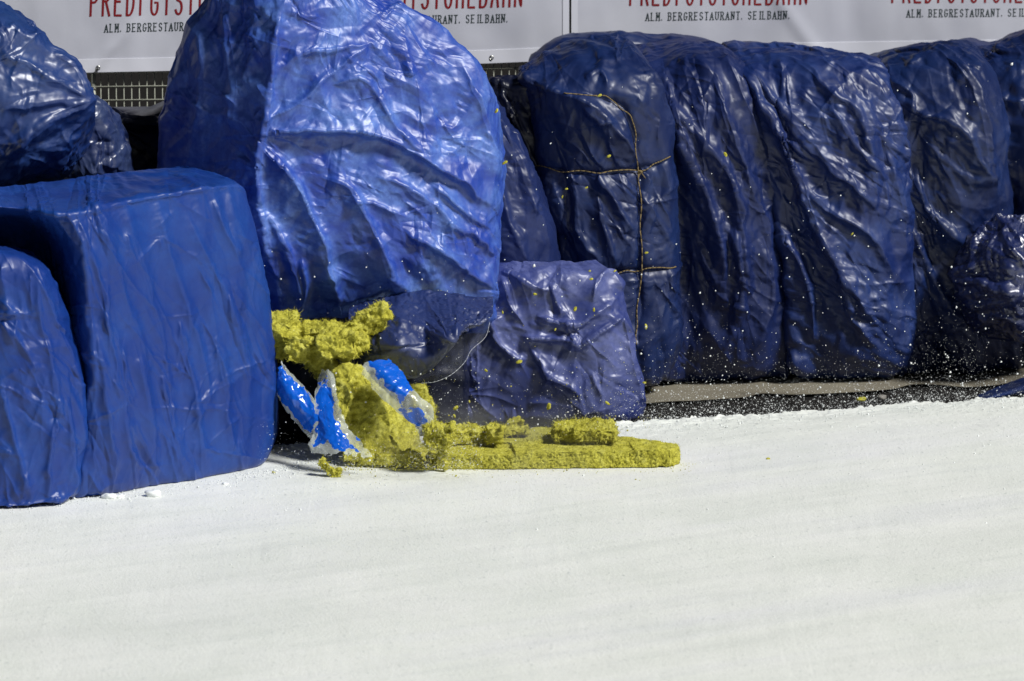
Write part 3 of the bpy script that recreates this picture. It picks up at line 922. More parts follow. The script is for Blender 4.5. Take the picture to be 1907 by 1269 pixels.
BALE10 = [
 [(985,120,.4),(1040,84,.4),(1100,70,.4),(1150,74,.4),(1185,88,.42)],
 [(972,142,.2),(1040,112,.16),(1115,98,.15),(1180,112,.17),(1218,140,.27)],
 [(985,190,.14),(1045,180,.0),(1125,172,-.02),(1205,178,.02),(1247,198,.16)],
 [(992,300,.14),(1055,300,0),(1135,300,-.02),(1208,295,.01),(1252,290,.12)],
 [(1002,345,.14),(1060,345,0),(1138,345,-.02),(1210,342,.01),(1257,335,.12)],
 [(1020,450,.15),(1080,450,0),(1145,450,-.02),(1215,450,.01),(1263,450,.12)],
 [(1030,560,.15),(1085,560,0),(1150,560,-.01),(1218,560,.01),(1266,560,.12)],
 [(1040,640,.15),(1090,650,0),(1150,655,-.01),(1218,650,.01),(1268,630,.12)],
 [(1050,700,.17),(1100,712,.03),(1160,718,.02),(1212,712,.05),(1246,690,.15)],
 [(1060,700,.25),(1110,708,.2),(1160,710,.18),(1205,705,.2),(1230,695,.25)],
]
S10 = [([(975,142),(1005,160),(1050,170)], .02, 12, 10), ([(1010,165),(1080,185),(1130,215),(1165,260),(1195,310)], .03, 7, 30),
       ([(1090,150),(1120,135),(1135,165)], .012, 8, 8), ([(1165,80),(1205,140),(1240,180)], .016, 8, 14), ([(1095,60),(1150,75),(1170,90)], .01, 6, 8),
       ([(1115,330),(1150,380),(1180,430)], .012, 7, 14), ([(1030,340),(1060,420),(1100,480)], .014, 10, 16), ([(1110,360),(1130,440),(1150,490)], .012, 8, 12),
       ([(1085,200),(1120,225),(1140,220)], .012, 12, 6), ([(1070,340),(1080,430),(1115,480)], .012, 8, 10)]
STR = [[(992,308),(1040,318),(1110,322),(1180,318),(1225,306),(1252,292)], [(1052,170),(1110,176),(1145,190),(1172,218),(1184,260),(1190,320),(1193,420),(1192,520),(1189,590),(1186,640)], [(1100,508),(1150,506),(1200,503),(1262,499)]]
S10 += [(s, -.014, 9, 9) for s in STR]
b10 = tag(empty('wrapped_bale', tuple(P(1130, 715, 1.4))), 'dark blue bale laced crosswise with thin tan strings, first of the right hand row', 'bale', GR)
_, X10 = bale('film_cover', BALE10, 1.30, .45, NV, 0, 0, parent=b10, res=.005, ex=.13, fdir=75, fvar=25, hi=.032, seed=61, fst=3.2, cramp=.005, crL=(40, 220), cr=(46, 70, 25), S=S10, crm=.006, zmin=ZG + .003)
m_str = mat('tan_string', (.20, .15, .07), .8, .2)
def onsurf(X, px, py):
    qx, qy = proj(X)
    d = (qx - px) ** 2 + (qy - py) ** 2
    ok = d < 16
    if not ok.any(): return X.reshape(-1, 3)[d.argmin()]
    Yv = np.where(ok, X[..., 1], 99)
    return X.reshape(-1, 3)[Yv.argmin()]
for s in STR:
    q = crom(np.array(s, float), np.linspace(0, len(s) - 1, 6 * len(s)), False)
    pts = np.array([onsurf(X10, a, b) + np.array([0, -.003, 0]) for a, b in q])
    for _ in range(2): pts[1:-1] = np.minimum(pts[1:-1][:, [0, 1, 2]], .25 * pts[:-2] + .5 * pts[1:-1] + .25 * pts[2:]) * np.array([0, 1, 0]) + (.25 * pts[:-2] + .5 * pts[1:-1] + .25 * pts[2:]) * np.array([1, 0, 1])
    bm = bmesh.new()
    for a, b in zip(pts[:-1], pts[1:]): bar(bm, a, b, .0020, 6)
    bm_obj('string', bm, m_str, b10)

BALE11 = [
 [(1160,96,.45),(1230,76,.4),(1290,72,.4),(1345,84,.42),(1370,98,.45)],
 [(1180,140,.2),(1245,120,.12),(1310,108,.1),(1372,118,.12),(1395,150,.25)],
 [(1190,220,.05),(1255,210,0),(1325,205,-.02),(1388,215,.02),(1415,240,.15)],
 [(1200,330,.05),(1268,325,0),(1340,322,-.02),(1405,328,.02),(1438,340,.15)],
 [(1210,440,.05),(1278,440,0),(1350,440,-.02),(1418,440,.02),(1455,450,.15)],
 [(1215,560,.05),(1285,560,.02),(1355,560,0),(1425,560,.03),(1470,560,.15)],
 [(1215,650,.05),(1285,655,.03),(1355,658,.02),(1435,655,.05),(1480,640,.15)],
 [(1220,700,.05),(1290,706,.1),(1360,706,.1),(1430,702,.12),(1470,695,.2)],
 [(1230,698,.3),(1300,700,.25),(1360,700,.25),(1420,698,.25),(1450,695,.3)],
]
S11 = [([(1245,160),(1280,270),(1330,400),(1350,520)], .03, 10, 30), ([(1250,190),(1300,250),(1360,330),(1385,440),(1390,560)], .03, 10, 30),
       ([(1330,150),(1370,260),(1410,380),(1440,470)], .025, 8, 26), ([(1345,90),(1385,180),(1425,290),(1445,420)], .02, 8, 12),
       ([(1260,110),(1320,130),(1350,180)], .012, 10, 10), ([(1370,420),(1380,560),(1345,660)], .014, 8, 14), ([(1420,440),(1440,560),(1400,660)], .014, 10, 14)]
tag(bale('wrapped_bale', BALE11, 1.48, .45, PU, 0, 0, res=.005, ex=.13, fdir=68, fvar=18, hi=.035, seed=71, fst=3.2, cramp=.005, crL=(40, 220), cr=(50, 66, 16), S=S11, crm=.006, zmin=ZG + .003)[0],
    'dark blue violet bale with steep folds, right of the bale laced with strings', 'bale', GR)

BALE12 = [
 [(1345,84,.42),(1420,80,.4),(1500,86,.4),(1590,100,.42),(1640,116,.45)],
 [(1372,130,.2),(1440,116,.1),(1530,112,.1),(1610,124,.12),(1660,150,.28)],
 [(1395,210,.05),(1460,200,0),(1550,195,-.03),(1630,200,.0),(1680,215,.17)],
 [(1420,320,.05),(1485,315,0),(1565,310,-.04),(1645,312,.0),(1694,320,.15)],
 [(1440,430,.05),(1500,430,0),(1580,430,-.04),(1655,430,.0),(1701,430,.15)],
 [(1455,540,.05),(1520,540,0),(1595,540,-.03),(1662,540,.01),(1705,540,.15)],
 [(1465,640,.05),(1530,650,.02),(1600,654,0),(1665,648,.03),(1704,630,.15)],
 [(1475,690,.05),(1540,702,.1),(1600,702,.08),(1660,698,.1),(1695,685,.2)],
 [(1490,690,.3),(1550,694,.25),(1600,694,.25),(1650,692,.25),(1680,685,.3)],
]
S12 = [([(1365,100),(1410,180),(1440,240),(1480,260),(1520,300)], .03, 12, 8), ([(1390,120),(1450,200),(1540,300),(1640,400)], .02, 20, 8),
       ([(1440,230),(1490,330),(1530,440),(1600,560),(1640,610)], .028, 26, 8), ([(1500,350),(1560,400),(1620,440),(1660,520)], .014, 12, 10),
       ([(1600,110),(1660,200),(1685,300)], .018, 8, 14), ([(1480,110),(1560,180),(1600,220),(1620,300)], .012, 12, 8), ([(1420,190),(1475,300),(1500,420)], .02, 10, 8),
       ([(1550,200),(1600,280),(1650,330)], .010, 8, 12), ([(1650,280),(1680,380),(1690,500)], .014, 10, 10), ([(1450,420),(1500,520),(1520,640)], .024, 8, 16), ([(1560,500),(1590,590),(1630,640)], .014, 12, 8)]
tag(bale('wrapped_bale', BALE12, 1.52, .45, film_mat('dim_steel_blue_film', (.002, .013, .09), (.024, .055, .20), (.44, .6), .55, .05, spec=.45), 0, 0, res=.005, ex=.13, fdir=60, fvar=22, hi=.035, seed=81, fst=3.2, cramp=.005, crL=(40, 220), cr=(60, 52, 22), S=S12, crm=.007, zmin=ZG + .003)[0],  # film colour lowered to imitate the weaker light on this row
    'widest bale of the right hand row, navy film catching the light on its right', 'bale', GR)

BALE13 = [
 [(1620,112,.45),(1665,92,.4),(1730,80,.4),(1785,74,.42),(1812,88,.45)],
 [(1640,150,.2),(1690,125,.1),(1760,115,.1),(1825,122,.12),(1852,150,.28)],
 [(1655,220,.05),(1710,212,0),(1780,208,-.03),(1842,212,.02),(1874,230,.17)],
 [(1665,330,.05),(1720,325,0),(1790,322,-.03),(1848,325,.02),(1882,340,.17)],
 [(1675,440,.05),(1730,440,.02),(1795,440,0),(1850,440,.05),(1884,440,.17)],
 [(1680,560,.05),(1735,560,.04),(1800,560,.03),(1855,560,.07),(1890,560,.17)],
 [(1685,640,.05),(1740,645,.06),(1800,648,.05),(1860,640,.1),(1900,630,.17)],
 [(1690,685,.05),(1745,692,.12),(1800,692,.1),(1860,686,.15),(1900,680,.2)],
 [(1700,683,.3),(1750,686,.3),(1800,686,.3),(1850,682,.3),(1880,680,.35)],
]
S13 = [([(1730,84),(1790,130),(1825,200),(1840,300),(1855,380)], .03, 8, 22), ([(1670,190),(1720,215),(1770,225),(1810,260)], .02, 12, 7),
       ([(1690,120),(1740,100),(1790,90)], .012, 8, 8), ([(1700,330),(1740,400),(1800,450)], .024, 8, 16), ([(1660,150),(1700,180),(1690,230)], .012, 8, 8),
       ([(1800,240),(1820,290),(1850,340)], .012, 8, 10), ([(1700,430),(1740,520),(1790,600)], .02, 8, 16)]
tag(bale('wrapped_bale', BALE13, 1.62, .45, NV, 0, 0, res=.0055, ex=.13, fdir=65, fvar=22, hi=.035, seed=91, fst=3.2, cramp=.005, crL=(40, 220), cr=(48, 50, 28), S=S13, crm=.007, zmin=ZG + .003)[0],
    'navy bale with a peaked top, just behind the crumpled bag at the right photo edge', 'bale', GR)
BALE14 = [
 [(1800,100,.4),(1850,84,.4),(1900,62,.4),(1960,48,.42),(2010,70,.45)],
 [(1830,150,.2),(1880,135,.1),(1930,125,.1),(1990,120,.12),(2040,150,.25)],
 [(1840,260,.1),(1890,250,0),(1945,250,-.03),(2010,250,.02),(2060,260,.15)],
 [(1850,420,.1),(1900,420,0),(1950,420,-.03),(2020,420,.02),(2070,420,.15)],
 [(1855,600,.1),(1905,600,0),(1960,600,0),(2020,600,.04),(2075,600,.15)],
 [(1860,672,.2),(1910,676,.1),(1960,676,.1),(2020,672,.12),(2070,670,.2)],
]
tag(bale('wrapped_bale', BALE14, 1.75, .45, NV, 0, 0, res=.007, ex=.08, fdir=65, fvar=22, hi=.024, seed=95, cr=(24, 40, 30), crm=.009, S=[([(1850,90),(1880,98),(1907,95)], .02, 6, 8), ([(1850,180),(1890,190),(1907,188)], .012, 8, 8)], zmin=ZG + .003)[0],
    'last navy bale of the row, cut by the right photo edge above the crumpled bag', 'bale', GR)
BAG15 = [
 [(1850,408,.1),(1878,400,.08),(1910,398,.08),(1950,404,.12)],
 [(1800,455,.1),(1850,448,0),(1910,445,-.04),(1980,455,.1)],
 [(1776,500,.1),(1840,500,-.04),(1910,500,-.08),(1990,505,.1)],
 [(1788,560,.1),(1840,562,-.02),(1910,565,-.08),(1990,565,.1)],
 [(1812,602,.1),(1855,608,.02),(1910,615,-.02),(1980,612,.1)],
 [(1845,625,.14),(1875,632,.1),(1910,638,.1),(1950,632,.14)],
]
S15 = [([(1778,520),(1840,528),(1907,548)], .03, 8, 10), ([(1778,520),(1830,480),(1870,430)], .016, 8, 12), ([(1872,420),(1885,460),(1907,500)], .02, 8, 10),
       ([(1800,580),(1850,560),(1907,555)], .018, 8, 10), ([(1815,610),(1860,590),(1907,600)], .015, 8, 8)]
tag(bale('plastic_bag', BAG15, 1.52, .16, film_mat('ink_blue_film', (.003, .010, .07), (.015, .025, .10), (.3, .45), .5, .05, spec=1.0), 0, 0, res=.0045, ex=.14, fdir=10, fvar=60, hi=.02, seed=101, cr=(46, 20, 50), S=S15, crm=.012, crf=10)[0],
    'crumpled shiny dark blue bag hanging at the right photo edge in front of the bales', 'bag')

# small knot where the strings cross
kp = onsurf(X10, 1190, 318)
bm = bmesh.new(); bmesh.ops.create_icosphere(bm, subdivisions=2, radius=.006)
for v_ in bm.verts: v_.co = Vector(kp) + Vector((v_.co.x * 1.3, v_.co.y - .004, v_.co.z * .8))
bar(bm, kp + np.array([0, -.006, 0]), kp + np.array([.016, -.008, -.022]), .0016); bar(bm, kp + np.array([0, -.006, 0]), kp + np.array([-.010, -.008, -.026]), .0016)
bm_obj('knot', bm, m_str, b10)

# cover drawn over the backs of the right hand row
CV = [
 [(995,100,.12),(1050,66,.1),(1130,60,.1),(1200,64,.1),(1290,68,.1),(1350,84,.1),(1400,78,.1),(1500,88,.1),(1600,105,.1),(1660,92,.1),(1720,84,.1),(1800,74,.1),(1850,78,.1),(1907,56,.1),(1980,40,.1)],
 [(985,122,.02),(1050,90,-.02),(1130,84,-.02),(1200,88,-.02),(1290,92,-.02),(1350,102,-.02),(1400,98,-.02),(1500,108,-.02),(1600,124,-.02),(1660,112,-.02),(1720,106,-.02),(1800,98,-.02),(1850,100,-.02),(1907,82,-.02),(1980,64,0)],
 [(980,200,0),(1050,190,-.04),(1130,190,-.04),(1200,190,-.04),(1290,190,-.04),(1350,190,-.04),(1400,190,-.04),(1500,190,-.04),(1600,190,-.04),(1660,190,-.04),(1720,190,-.04),(1800,190,-.04),(1850,190,-.04),(1907,190,-.04),(1980,190,0)],
 [(985,400,0),(1050,400,-.02),(1130,400,-.02),(1200,400,-.02),(1290,400,-.02),(1350,400,-.02),(1400,400,-.02),(1500,400,-.02),(1600,400,-.02),(1660,400,-.02),(1720,400,-.02),(1800,400,-.02),(1850,400,-.02),(1907,400,-.02),(1980,400,0)],
]
a = np.array(CV, float)
Cc = P(a[..., 0], a[..., 1], 1.92 + .33 * (a[..., 0] - 1200) / 600 * .9 + a[..., 2])
Xc = drape(Cc, False, res=.006, ex=.1, fdir=80, fvar=40, hi=.02, seed=111, crm=.008, suck=.99)
o = sheet_mesh('tarpaulin', Xc, False, NV)
md = o.modifiers.new('thick', 'SOLIDIFY'); md.thickness = .003
tag(o, 'dark navy sheet bunched along the tops behind the right hand row of bales', 'tarpaulin')
CB = [  # added near-black body standing in for the shaded side of the laced bale
 [(880,150,.1),(915,142,.06),(950,140,.05),(985,142,.05),(1010,160,.1)],
 [(880,190,.05),(915,185,0),(950,182,0),(985,185,0),(1020,200,.1)],
 [(880,300,.05),(925,300,0),(975,300,0),(1010,300,0),(1045,300,.1)],
 [(880,450,.05),(935,450,0),(990,450,0),(1040,450,0),(1075,450,.1)],
 [(880,600,.05),(935,600,0),(990,600,0),(1040,600,0),(1080,600,.1)],
 [(880,720,.05),(935,724,0),(990,724,0),(1040,724,0),(1080,720,.1)],
]
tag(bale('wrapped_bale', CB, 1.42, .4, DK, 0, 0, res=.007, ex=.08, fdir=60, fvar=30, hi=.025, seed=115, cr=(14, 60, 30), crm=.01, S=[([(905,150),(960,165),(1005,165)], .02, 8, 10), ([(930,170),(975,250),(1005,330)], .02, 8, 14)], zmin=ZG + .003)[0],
    'near-black added shape for the shaded left side of the bale laced with strings, beside the slim purplish bale', 'bale', GR)

BALE7 = [
 [(800,520,.2),(860,500,.15),(930,490,.12),(1010,487,.12),(1080,486,.12),(1115,492,.16)],
 [(810,560,.1),(870,540,.03),(940,525,0),(1030,518,0),(1110,510,.02),(1150,528,.12)],
 [(812,620,.06),(880,610,0),(950,600,-.02),(1040,590,-.02),(1130,580,-.01),(1168,590,.1)],
 [(806,680,.05),(880,672,0),(955,668,-.02),(1050,664,-.03),(1140,655,-.02),(1184,665,.1)],
 [(800,740,.05),(880,735,0),(960,732,-.02),(1060,730,-.03),(1150,725,-.02),(1194,725,.09)],
 [(800,780,.06),(880,784,.01),(960,786,0),(1070,786,-.01),(1155,784,0),(1197,768,.09)],
 [(810,780,.12),(880,782,.1),(960,784,.1),(1070,784,.1),(1150,780,.1),(1185,770,.14)],
]
S7 = [([(944,503),(984,534),(1023,540)], .016, 12, 8), ([(1023,527),(1037,565),(1050,590)], .014, 10, 8), ([(935,520),(953,573),(972,604)], .014, 8, 12),
      ([(1000,590),(1040,598),(1076,604),(1116,578),(1150,555)], .024, 9, 8), ([(1076,649),(1112,618),(1156,587)], .026, 8, 9), ([(975,629),(1046,633),(1076,649)], .022, 9, 8),
      ([(988,649),(1019,697),(1068,724),(1081,750)], .018, 10, 8), ([(909,591),(935,644),(980,675)], .018, 8, 10), ([(1105,560),(1118,515),(1145,512),(1160,545),(1158,580)], .016, 8, 8),
      ([(1160,585),(1172,650),(1190,720),(1196,770)], .02, 8, 6), ([(1100,690),(1120,740),(1110,780)], .008, 10, 10), ([(1060,600),(1066,630),(1076,650)], .012, 6, 6), ([(860,650),(900,610),(940,590)], .01, 10, 10)]
tag(bale('wrapped_bale', BALE7, .78, .3, TR, 0, 0, res=.0045, ex=.045, fdir=60, fvar=60, hi=.014, fine=.0015, seed=121, cr=(34, 40, 60), S=S7, crm=.008, crf=6, zmin=ZG + .003)[0],
    'low glossy violet blue bale with sharp creases, behind the yellow wool slab', 'bale', GR)

# corner of a sheet lying on the ground at the far right
cs = np.array([[(1820,738),(1860,722),(1907,704),(1960,690),(2020,680)],[(1828,744),(1868,732),(1912,716),(1960,704),(2020,692)],[(1838,746),(1876,740),(1920,730),(1960,724),(2020,712)]], float)
Cx = np.array([[G(a, b, ZG + z) for a, b in r] for r, z in zip(cs, (.004, .05, .03))])
o = sheet_mesh('tarpaulin', drape(Cx, False, res=.006, ex=.08, fdir=0, hi=.012, seed=131, crm=.004), False, NV)
md = o.modifiers.new('thick', 'SOLIDIFY'); md.thickness = .002
tag(o, 'corner of a dark blue sheet on the ground beside the ice, at the right', 'tarpaulin')
# ------------------------------------------------------------------ mineral wool
rng = random.Random(7)
m_wool = mat('mineral_wool', (.40, .37, .06), .9, .15)
n = N(m_wool)
w1 = n.ramp(n.noise(30, 6, .7), [(.3, (.42, .39, .04)), (.5, (.69, .65, .09)), (.75, (.82, .80, .20))])
w2 = n.ramp(n.noise(240, 4, .8), [(.3, .6), (.55, 1.0)])
n.l(n.mix(1, w1, w2, 'MULTIPLY'), n.b.inputs['Base Color'])
n.l(n.bump(n.noise(220, 5, .8), .9, .006, n.bump(n.noise(60, 5, .7), .8, .012)), n.b.inputs['Normal'])

def hull(corners):
    bm = bmesh.new(); vs = [bm.verts.new(c) for c in corners]
    bmesh.ops.convex_hull(bm, input=vs)
    return bm
def wool(name, hulls, label, seed, amp=.010, vox=.004, hair=500, cat='mineral wool', hl=.012, grp='torn pieces of yellow mineral wool', zmin=None, mt=None, lay=0.0, nf=22, side=.002):
    """hulls: list of corner point lists; remeshed into one body, roughened, with loose fibres"""
    big = bmesh.new()
    for h in hulls:
        b = hull([tuple(c) for c in h]); t = bpy.data.meshes.new('t'); b.to_mesh(t); b.free(); big.from_mesh(t); bpy.data.meshes.remove(t)
    bmesh.ops.recalc_face_normals(big, faces=big.faces[:])
    me = bpy.data.meshes.new('t'); big.to_mesh(me); big.free()
    o = bpy.data.objects.new('t', me); COL.objects.link(o)
    md = o.modifiers.new('r', 'REMESH'); md.mode = 'VOXEL'; md.voxel_size = vox
    dg = bpy.context.evaluated_depsgraph_get(); dg.update()
    ev = o.evaluated_get(dg).to_mesh()
    V = np.empty(len(ev.vertices) * 3); ev.vertices.foreach_get('co', V); V = V.reshape(-1, 3)
    Nn = np.empty(len(ev.vertices) * 3); ev.vertices.foreach_get('normal', Nn); Nn = Nn.reshape(-1, 3)
    Fc = [tuple(p.vertices) for p in ev.polygons]
    o.evaluated_get(dg).to_mesh_clear(); bpy.data.objects.remove(o); bpy.data.meshes.remove(me)
    d = amp * (fbm(V * nf + seed, 4, seed) - .15) + amp * .45 * fbm(V * nf * 4.3, 3, seed + 3)
    d -= amp * 1.6 * np.clip(noise(V * 16 + seed * 2.2, seed + 6) - .35, 0, 1)
    if lay: d += lay * noise(V * np.array([6, 6, 130]), seed + 8)
    V = V + Nn * d[:, None]
    hf = 1 - np.abs(Nn[:, 2])
    V = V - Nn * (hf * side * np.clip(fbm(V * 230, 2, seed + 20), 0, 1.5))[:, None]
    if zmin is not None: V[:, 2] = np.maximum(V[:, 2], zmin)
    V = V.tolist()
    k0 = len(V)
    r = np.random.RandomState(seed)
    for i in r.randint(0, k0, hair):
        b = np.array(V[i]); d1 = Nn[i] + r.normal(size=3) * .8; d1 /= np.linalg.norm(d1)
        L = hl * r.uniform(.3, 1.3); s = np.cross(d1, r.normal(size=3)); s /= np.linalg.norm(s) + 1e-9
        w = r.uniform(.0004, .0010)
        m1 = b + d1 * L * .6 + r.normal(size=3) * L * .2
        e = b + d1 * L + r.normal(size=3) * L * .4
        q = len(V); V += [list(b - s * w), list(b + s * w), list(m1 + s * w), list(m1 - s * w), list(e)]
        Fc += [(q, q + 1, q + 2, q + 3), (q + 3, q + 2, q + 4)]
    ob = mesh_obj(name, np.array(V), Fc, mt or m_wool)
    tag(ob, label, cat, grp)
    return ob
def slabpts(front, back, th):
    """front/back: lists of ground points; extruded up by th"""
    pts = [np.array(p, float) for p in front + back]
    return pts + [p + np.array([0, 0, th]) for p in pts]

wool('wool_slab', [slabpts([G(812, 874), G(985, 875)], [G(830, 850), G(900, 834)], .046), slabpts([G(960, 875), G(1248, 871), G(1268, 864)], [G(940, 838), G(1140, 842), G(1258, 857)], .056),
                   slabpts([G(860, 856), G(1110, 856)], [G(870, 826), G(1120, 834)], .058), slabpts([G(1180, 872), G(1225, 872)], [G(1170, 855), G(1230, 858)], .061), slabpts([G(800, 866), G(850, 872)], [G(805, 850), G(860, 850)], .040)],
     'flat yellow green wool slab lying on the ice below the glossy low bale', 1, amp=.0034, vox=.003, side=.006, hair=5500, hl=.007, zmin=.001)
_bj = np.random.RandomState(17)
def boxpx(x0, x1, y0, y1, Ya, Yb, tilt=0, sk=0):
    """box seen between pixel limits, from depth Ya to Yb"""
    q = []
    for Y in (Ya, Yb):
        for (x, y) in ((x0, y0 + tilt), (x1, y0 - tilt), (x1 + sk, y1 - tilt), (x0 + sk, y1 + tilt)):
            c = P(x, y, Ya); jx = .16 * min(x1 - x0, y1 - y0) / 600.
            q.append(np.array([c[0], Y, c[2]]) + _bj.uniform(-1, 1, 3) * jx)
    return q
wool('wool_chunk', [boxpx(1032, 1142, 797, 826, .06, .20, -1), boxpx(1070, 1150, 800, 822, .04, .12, -2)], 'broken yellow wool block resting on top of the flat slab', 2, amp=.007, vox=.003, side=.010, hair=2000, nf=30)
wool('wool_chunk', [boxpx(905, 985, 800, 812, .16, .24), boxpx(945, 972, 785, 802, .2, .25)], 'low yellow wool lump behind the slab, left of the broken block', 3, amp=.009, hair=300, nf=40)
wool('wool_chunk', [boxpx(840, 925, 806, 830, .10, .2), boxpx(905, 935, 800, 828, .06, .14)], 'ragged yellow wool ridge along the back of the slab at its left half', 4, amp=.012, hair=700, nf=34)
wool('wool_chunk', [boxpx(792, 840, 798, 834, -.13, -.05), boxpx(815, 834, 825, 850, -.09, -.05), boxpx(822, 829, 845, 876, -.08, -.07)], 'bright yellow wool tuft with a dangling thread, at the left end of the slab', 5, amp=.011, hair=700, vox=.0025, nf=50)
wool('wool_chunk', [boxpx(764, 792, 722, 760, .25, .33), boxpx(778, 806, 748, 790, .24, .32)], 'rounded yellow wool lump above the clear film, left of the glossy low bale', 6, amp=.006, hair=300)
F1 = [P(628, 680, .12), P(668, 682, .12), P(640, 862, -.02), P(760, 868, -.02), P(720, 760, .02), P(640, 690, .3), P(690, 700, .3), P(650, 850, .3), P(800, 850, .25), P(770, 780, .25)]
F2 = [P(618, 690, .05), P(650, 675, .05), P(632, 800, .0), P(655, 740, .0), P(625, 700, .16), P(660, 690, .16), P(640, 800, .16)]
F3 = [P(700, 846, -.03), P(770, 842, -.03), P(792, 868, -.03), P(700, 870, -.03), P(700, 830, .15), P(800, 832, .15), P(800, 850, .15)]
wool('wool_chunk', [F1, F2, F3], 'large olive yellow wool wedge standing on the ice between the strips of clear film', 7, amp=.010, hair=3000, zmin=.001)
G1 = [P(660, 600, .16), P(715, 568, .16), P(728, 590, .16), P(700, 622, .16), P(650, 640, .16), P(640, 615, .16), P(660, 590, .34), P(712, 563, .34), P(720, 600, .34), P(640, 640, .34)]
G2 = [boxpx(494, 548, 604, 652, .12, .34), boxpx(528, 582, 628, 676, .09, .32), boxpx(596, 660, 622, 668, .06, .28), boxpx(566, 622, 634, 694, .10, .28), boxpx(636, 686, 626, 652, .10, .26),
      boxpx(500, 528, 640, 668, .14, .3), boxpx(512, 540, 598, 616, .16, .3), boxpx(560, 640, 612, 640, .16, .32), boxpx(585, 612, 684, 706, .12, .2), boxpx(648, 672, 640, 672, .08, .2)]
wool('wool_chunk', [G1] + G2, 'long yellow wool piece sticking out from under the tallest bale', 8, amp=.013, vox=.003, nf=19, hair=4000)
wool('wool_chunk', [boxpx(593, 603, 856, 868, -.15, -.13), boxpx(598, 612, 864, 878, -.155, -.13), boxpx(608, 622, 872, 884, -.16, -.13), boxpx(618, 634, 876, 893, -.16, -.13)], 'curled yellow wool scrap lying on the ice in front of the torn film', 9, amp=.005, hair=200, vox=.0018, nf=60, zmin=.001)

# ------------------------------------------------------------------ torn clear film with blue print
m_clear = mat('clear_film', (.55, .60, .55), .2, 1.0)
n = N(m_clear)
at = n.t.nodes.new('ShaderNodeAttribute'); at.attribute_name = 'ink'
frost = n.ramp(n.noise(12, 3, .5), [(.40, .14), (.62, .40)])
ink = n.ramp(at.outputs['Fac'], [(.42, 0.0), (.5, 1.0)])
n.l(n.mix(ink, (.75, .80, .74), (.004, .12, .66)), n.b.inputs['Base Color'])
n.l(n.mix(ink, frost, (.80, .80, .80)), n.b.inputs['Alpha'])
n.l(n.bump(n.noise(40, 3, .5), .2, .006), n.b.inputs['Normal'])
def film(name, rows, blue, label, seed, parent=None, m=None, ex=.05, hi=.007, tip=None, rag=.04, facm=.0022):
    a = np.array(rows, float)
    C = P(a[..., 0], a[..., 1], a[..., 2])
    X = drape(C, False, res=.0028, ex=ex, fdir=90, fvar=50, hi=hi, seed=seed, crm=.003, crf=12, fine=.0008, finef=30, levels=3)
    rs_ = np.random.RandomState(seed); px, py = proj(X); ln = []
    for _ in range(26):
        c = X.reshape(-1, 3)[rs_.randint(X.shape[0] * X.shape[1])]; cx, cy = proj(c[None]); cx, cy = cx[0], cy[0]
        if tip: p0, p2 = np.array(tip, float), np.array([cx, cy]) + (np.array([cx, cy]) - tip) * .3
        else:
            a_ = rs_.uniform(0, 6.28); p0 = np.array([cx, cy]); p2 = p0 + rs_.uniform(15, 60) * np.array([math.cos(a_), math.sin(a_)])
        ln.append(([p0, (p0 + p2) / 2 + rs_.normal(size=2) * 2, p2], rs_.choice([1, -1]) * rs_.uniform(.001, .0035) * (2.2 if tip else 1), 3, 6))
    nn = normals(X, False); nn = nn * (1 if ((CP - X) * nn).sum() > 0 else -1)
    X = facets(X, nn, .0028, 40, facm, seed, 1.6, .05 if tip else .03)
    nn = normals(X, False); nn = nn * (1 if ((CP - X) * nn).sum() > 0 else -1)
    X = creases(X, nn, ln)
    o = sheet_mesh(name, X, False, m or m_clear, parent)
    if m is None:
        vv, uu = np.meshgrid(np.linspace(0, 1, X.shape[0]), np.linspace(0, 1, X.shape[1]), indexing='ij')
        v = np.zeros(X.shape[:2])
        for (u0, u1, v0, v1) in blue:      # printed band across the strip, torn at its ends
            v = np.maximum(v, .5 + 6 * np.minimum(np.minimum(uu - u0, u1 - uu), 1.2 * np.minimum(vv - v0, v1 - vv)))
        v = np.clip(v, -.5, 1.2).ravel() + .55 * fbm(X.reshape(-1, 3) * 38, 4, seed)
        at_ = o.data.attributes.new('ink', 'FLOAT', 'POINT'); at_.data.foreach_set('value', v.astype(np.float32))
    if m is None:           # ragged torn border
        nv, nu = X.shape[:2]
        vv, uu = np.meshgrid(np.linspace(0, 1, nv), np.linspace(0, 1, nu), indexing='ij')
        em = np.minimum(np.minimum(uu, 1 - uu) * 1.0, np.minimum(vv, 1 - vv) * .8) < rag * np.clip(fbm(X * 55, 3, seed + 4) + .35, 0, 2)
        em = em.ravel(); bm = bmesh.new(); bm.from_mesh(o.data); bm.verts.ensure_lookup_table()
        bmesh.ops.delete(bm, geom=[bm.verts[i] for i in np.nonzero(em)[0]], context='VERTS')
        isl = [v for v in bm.verts if not v.link_faces]
        bmesh.ops.delete(bm, geom=isl, context='VERTS')
        bm.to_mesh(o.data); bm.free()
    md = o.modifiers.new('thick', 'SOLIDIFY'); md.thickness = .0005
    if label: tag(o, label, 'plastic film', 'torn strips of clear film')
    return o
film('torn_film', [[(508,722,.06),(514,700,.05),(522,668,.07)], [(528,760,.04),(540,732,.0),(552,704,.05)], [(556,795,.0),(568,768,-.015),(584,742,.0)], [(590,832,-.04),(600,808,-.06),(614,786,-.04)]],
     [(.16, .86, .0, .82)], 'clear film strip with blue print beside the box shaped bale', 201)
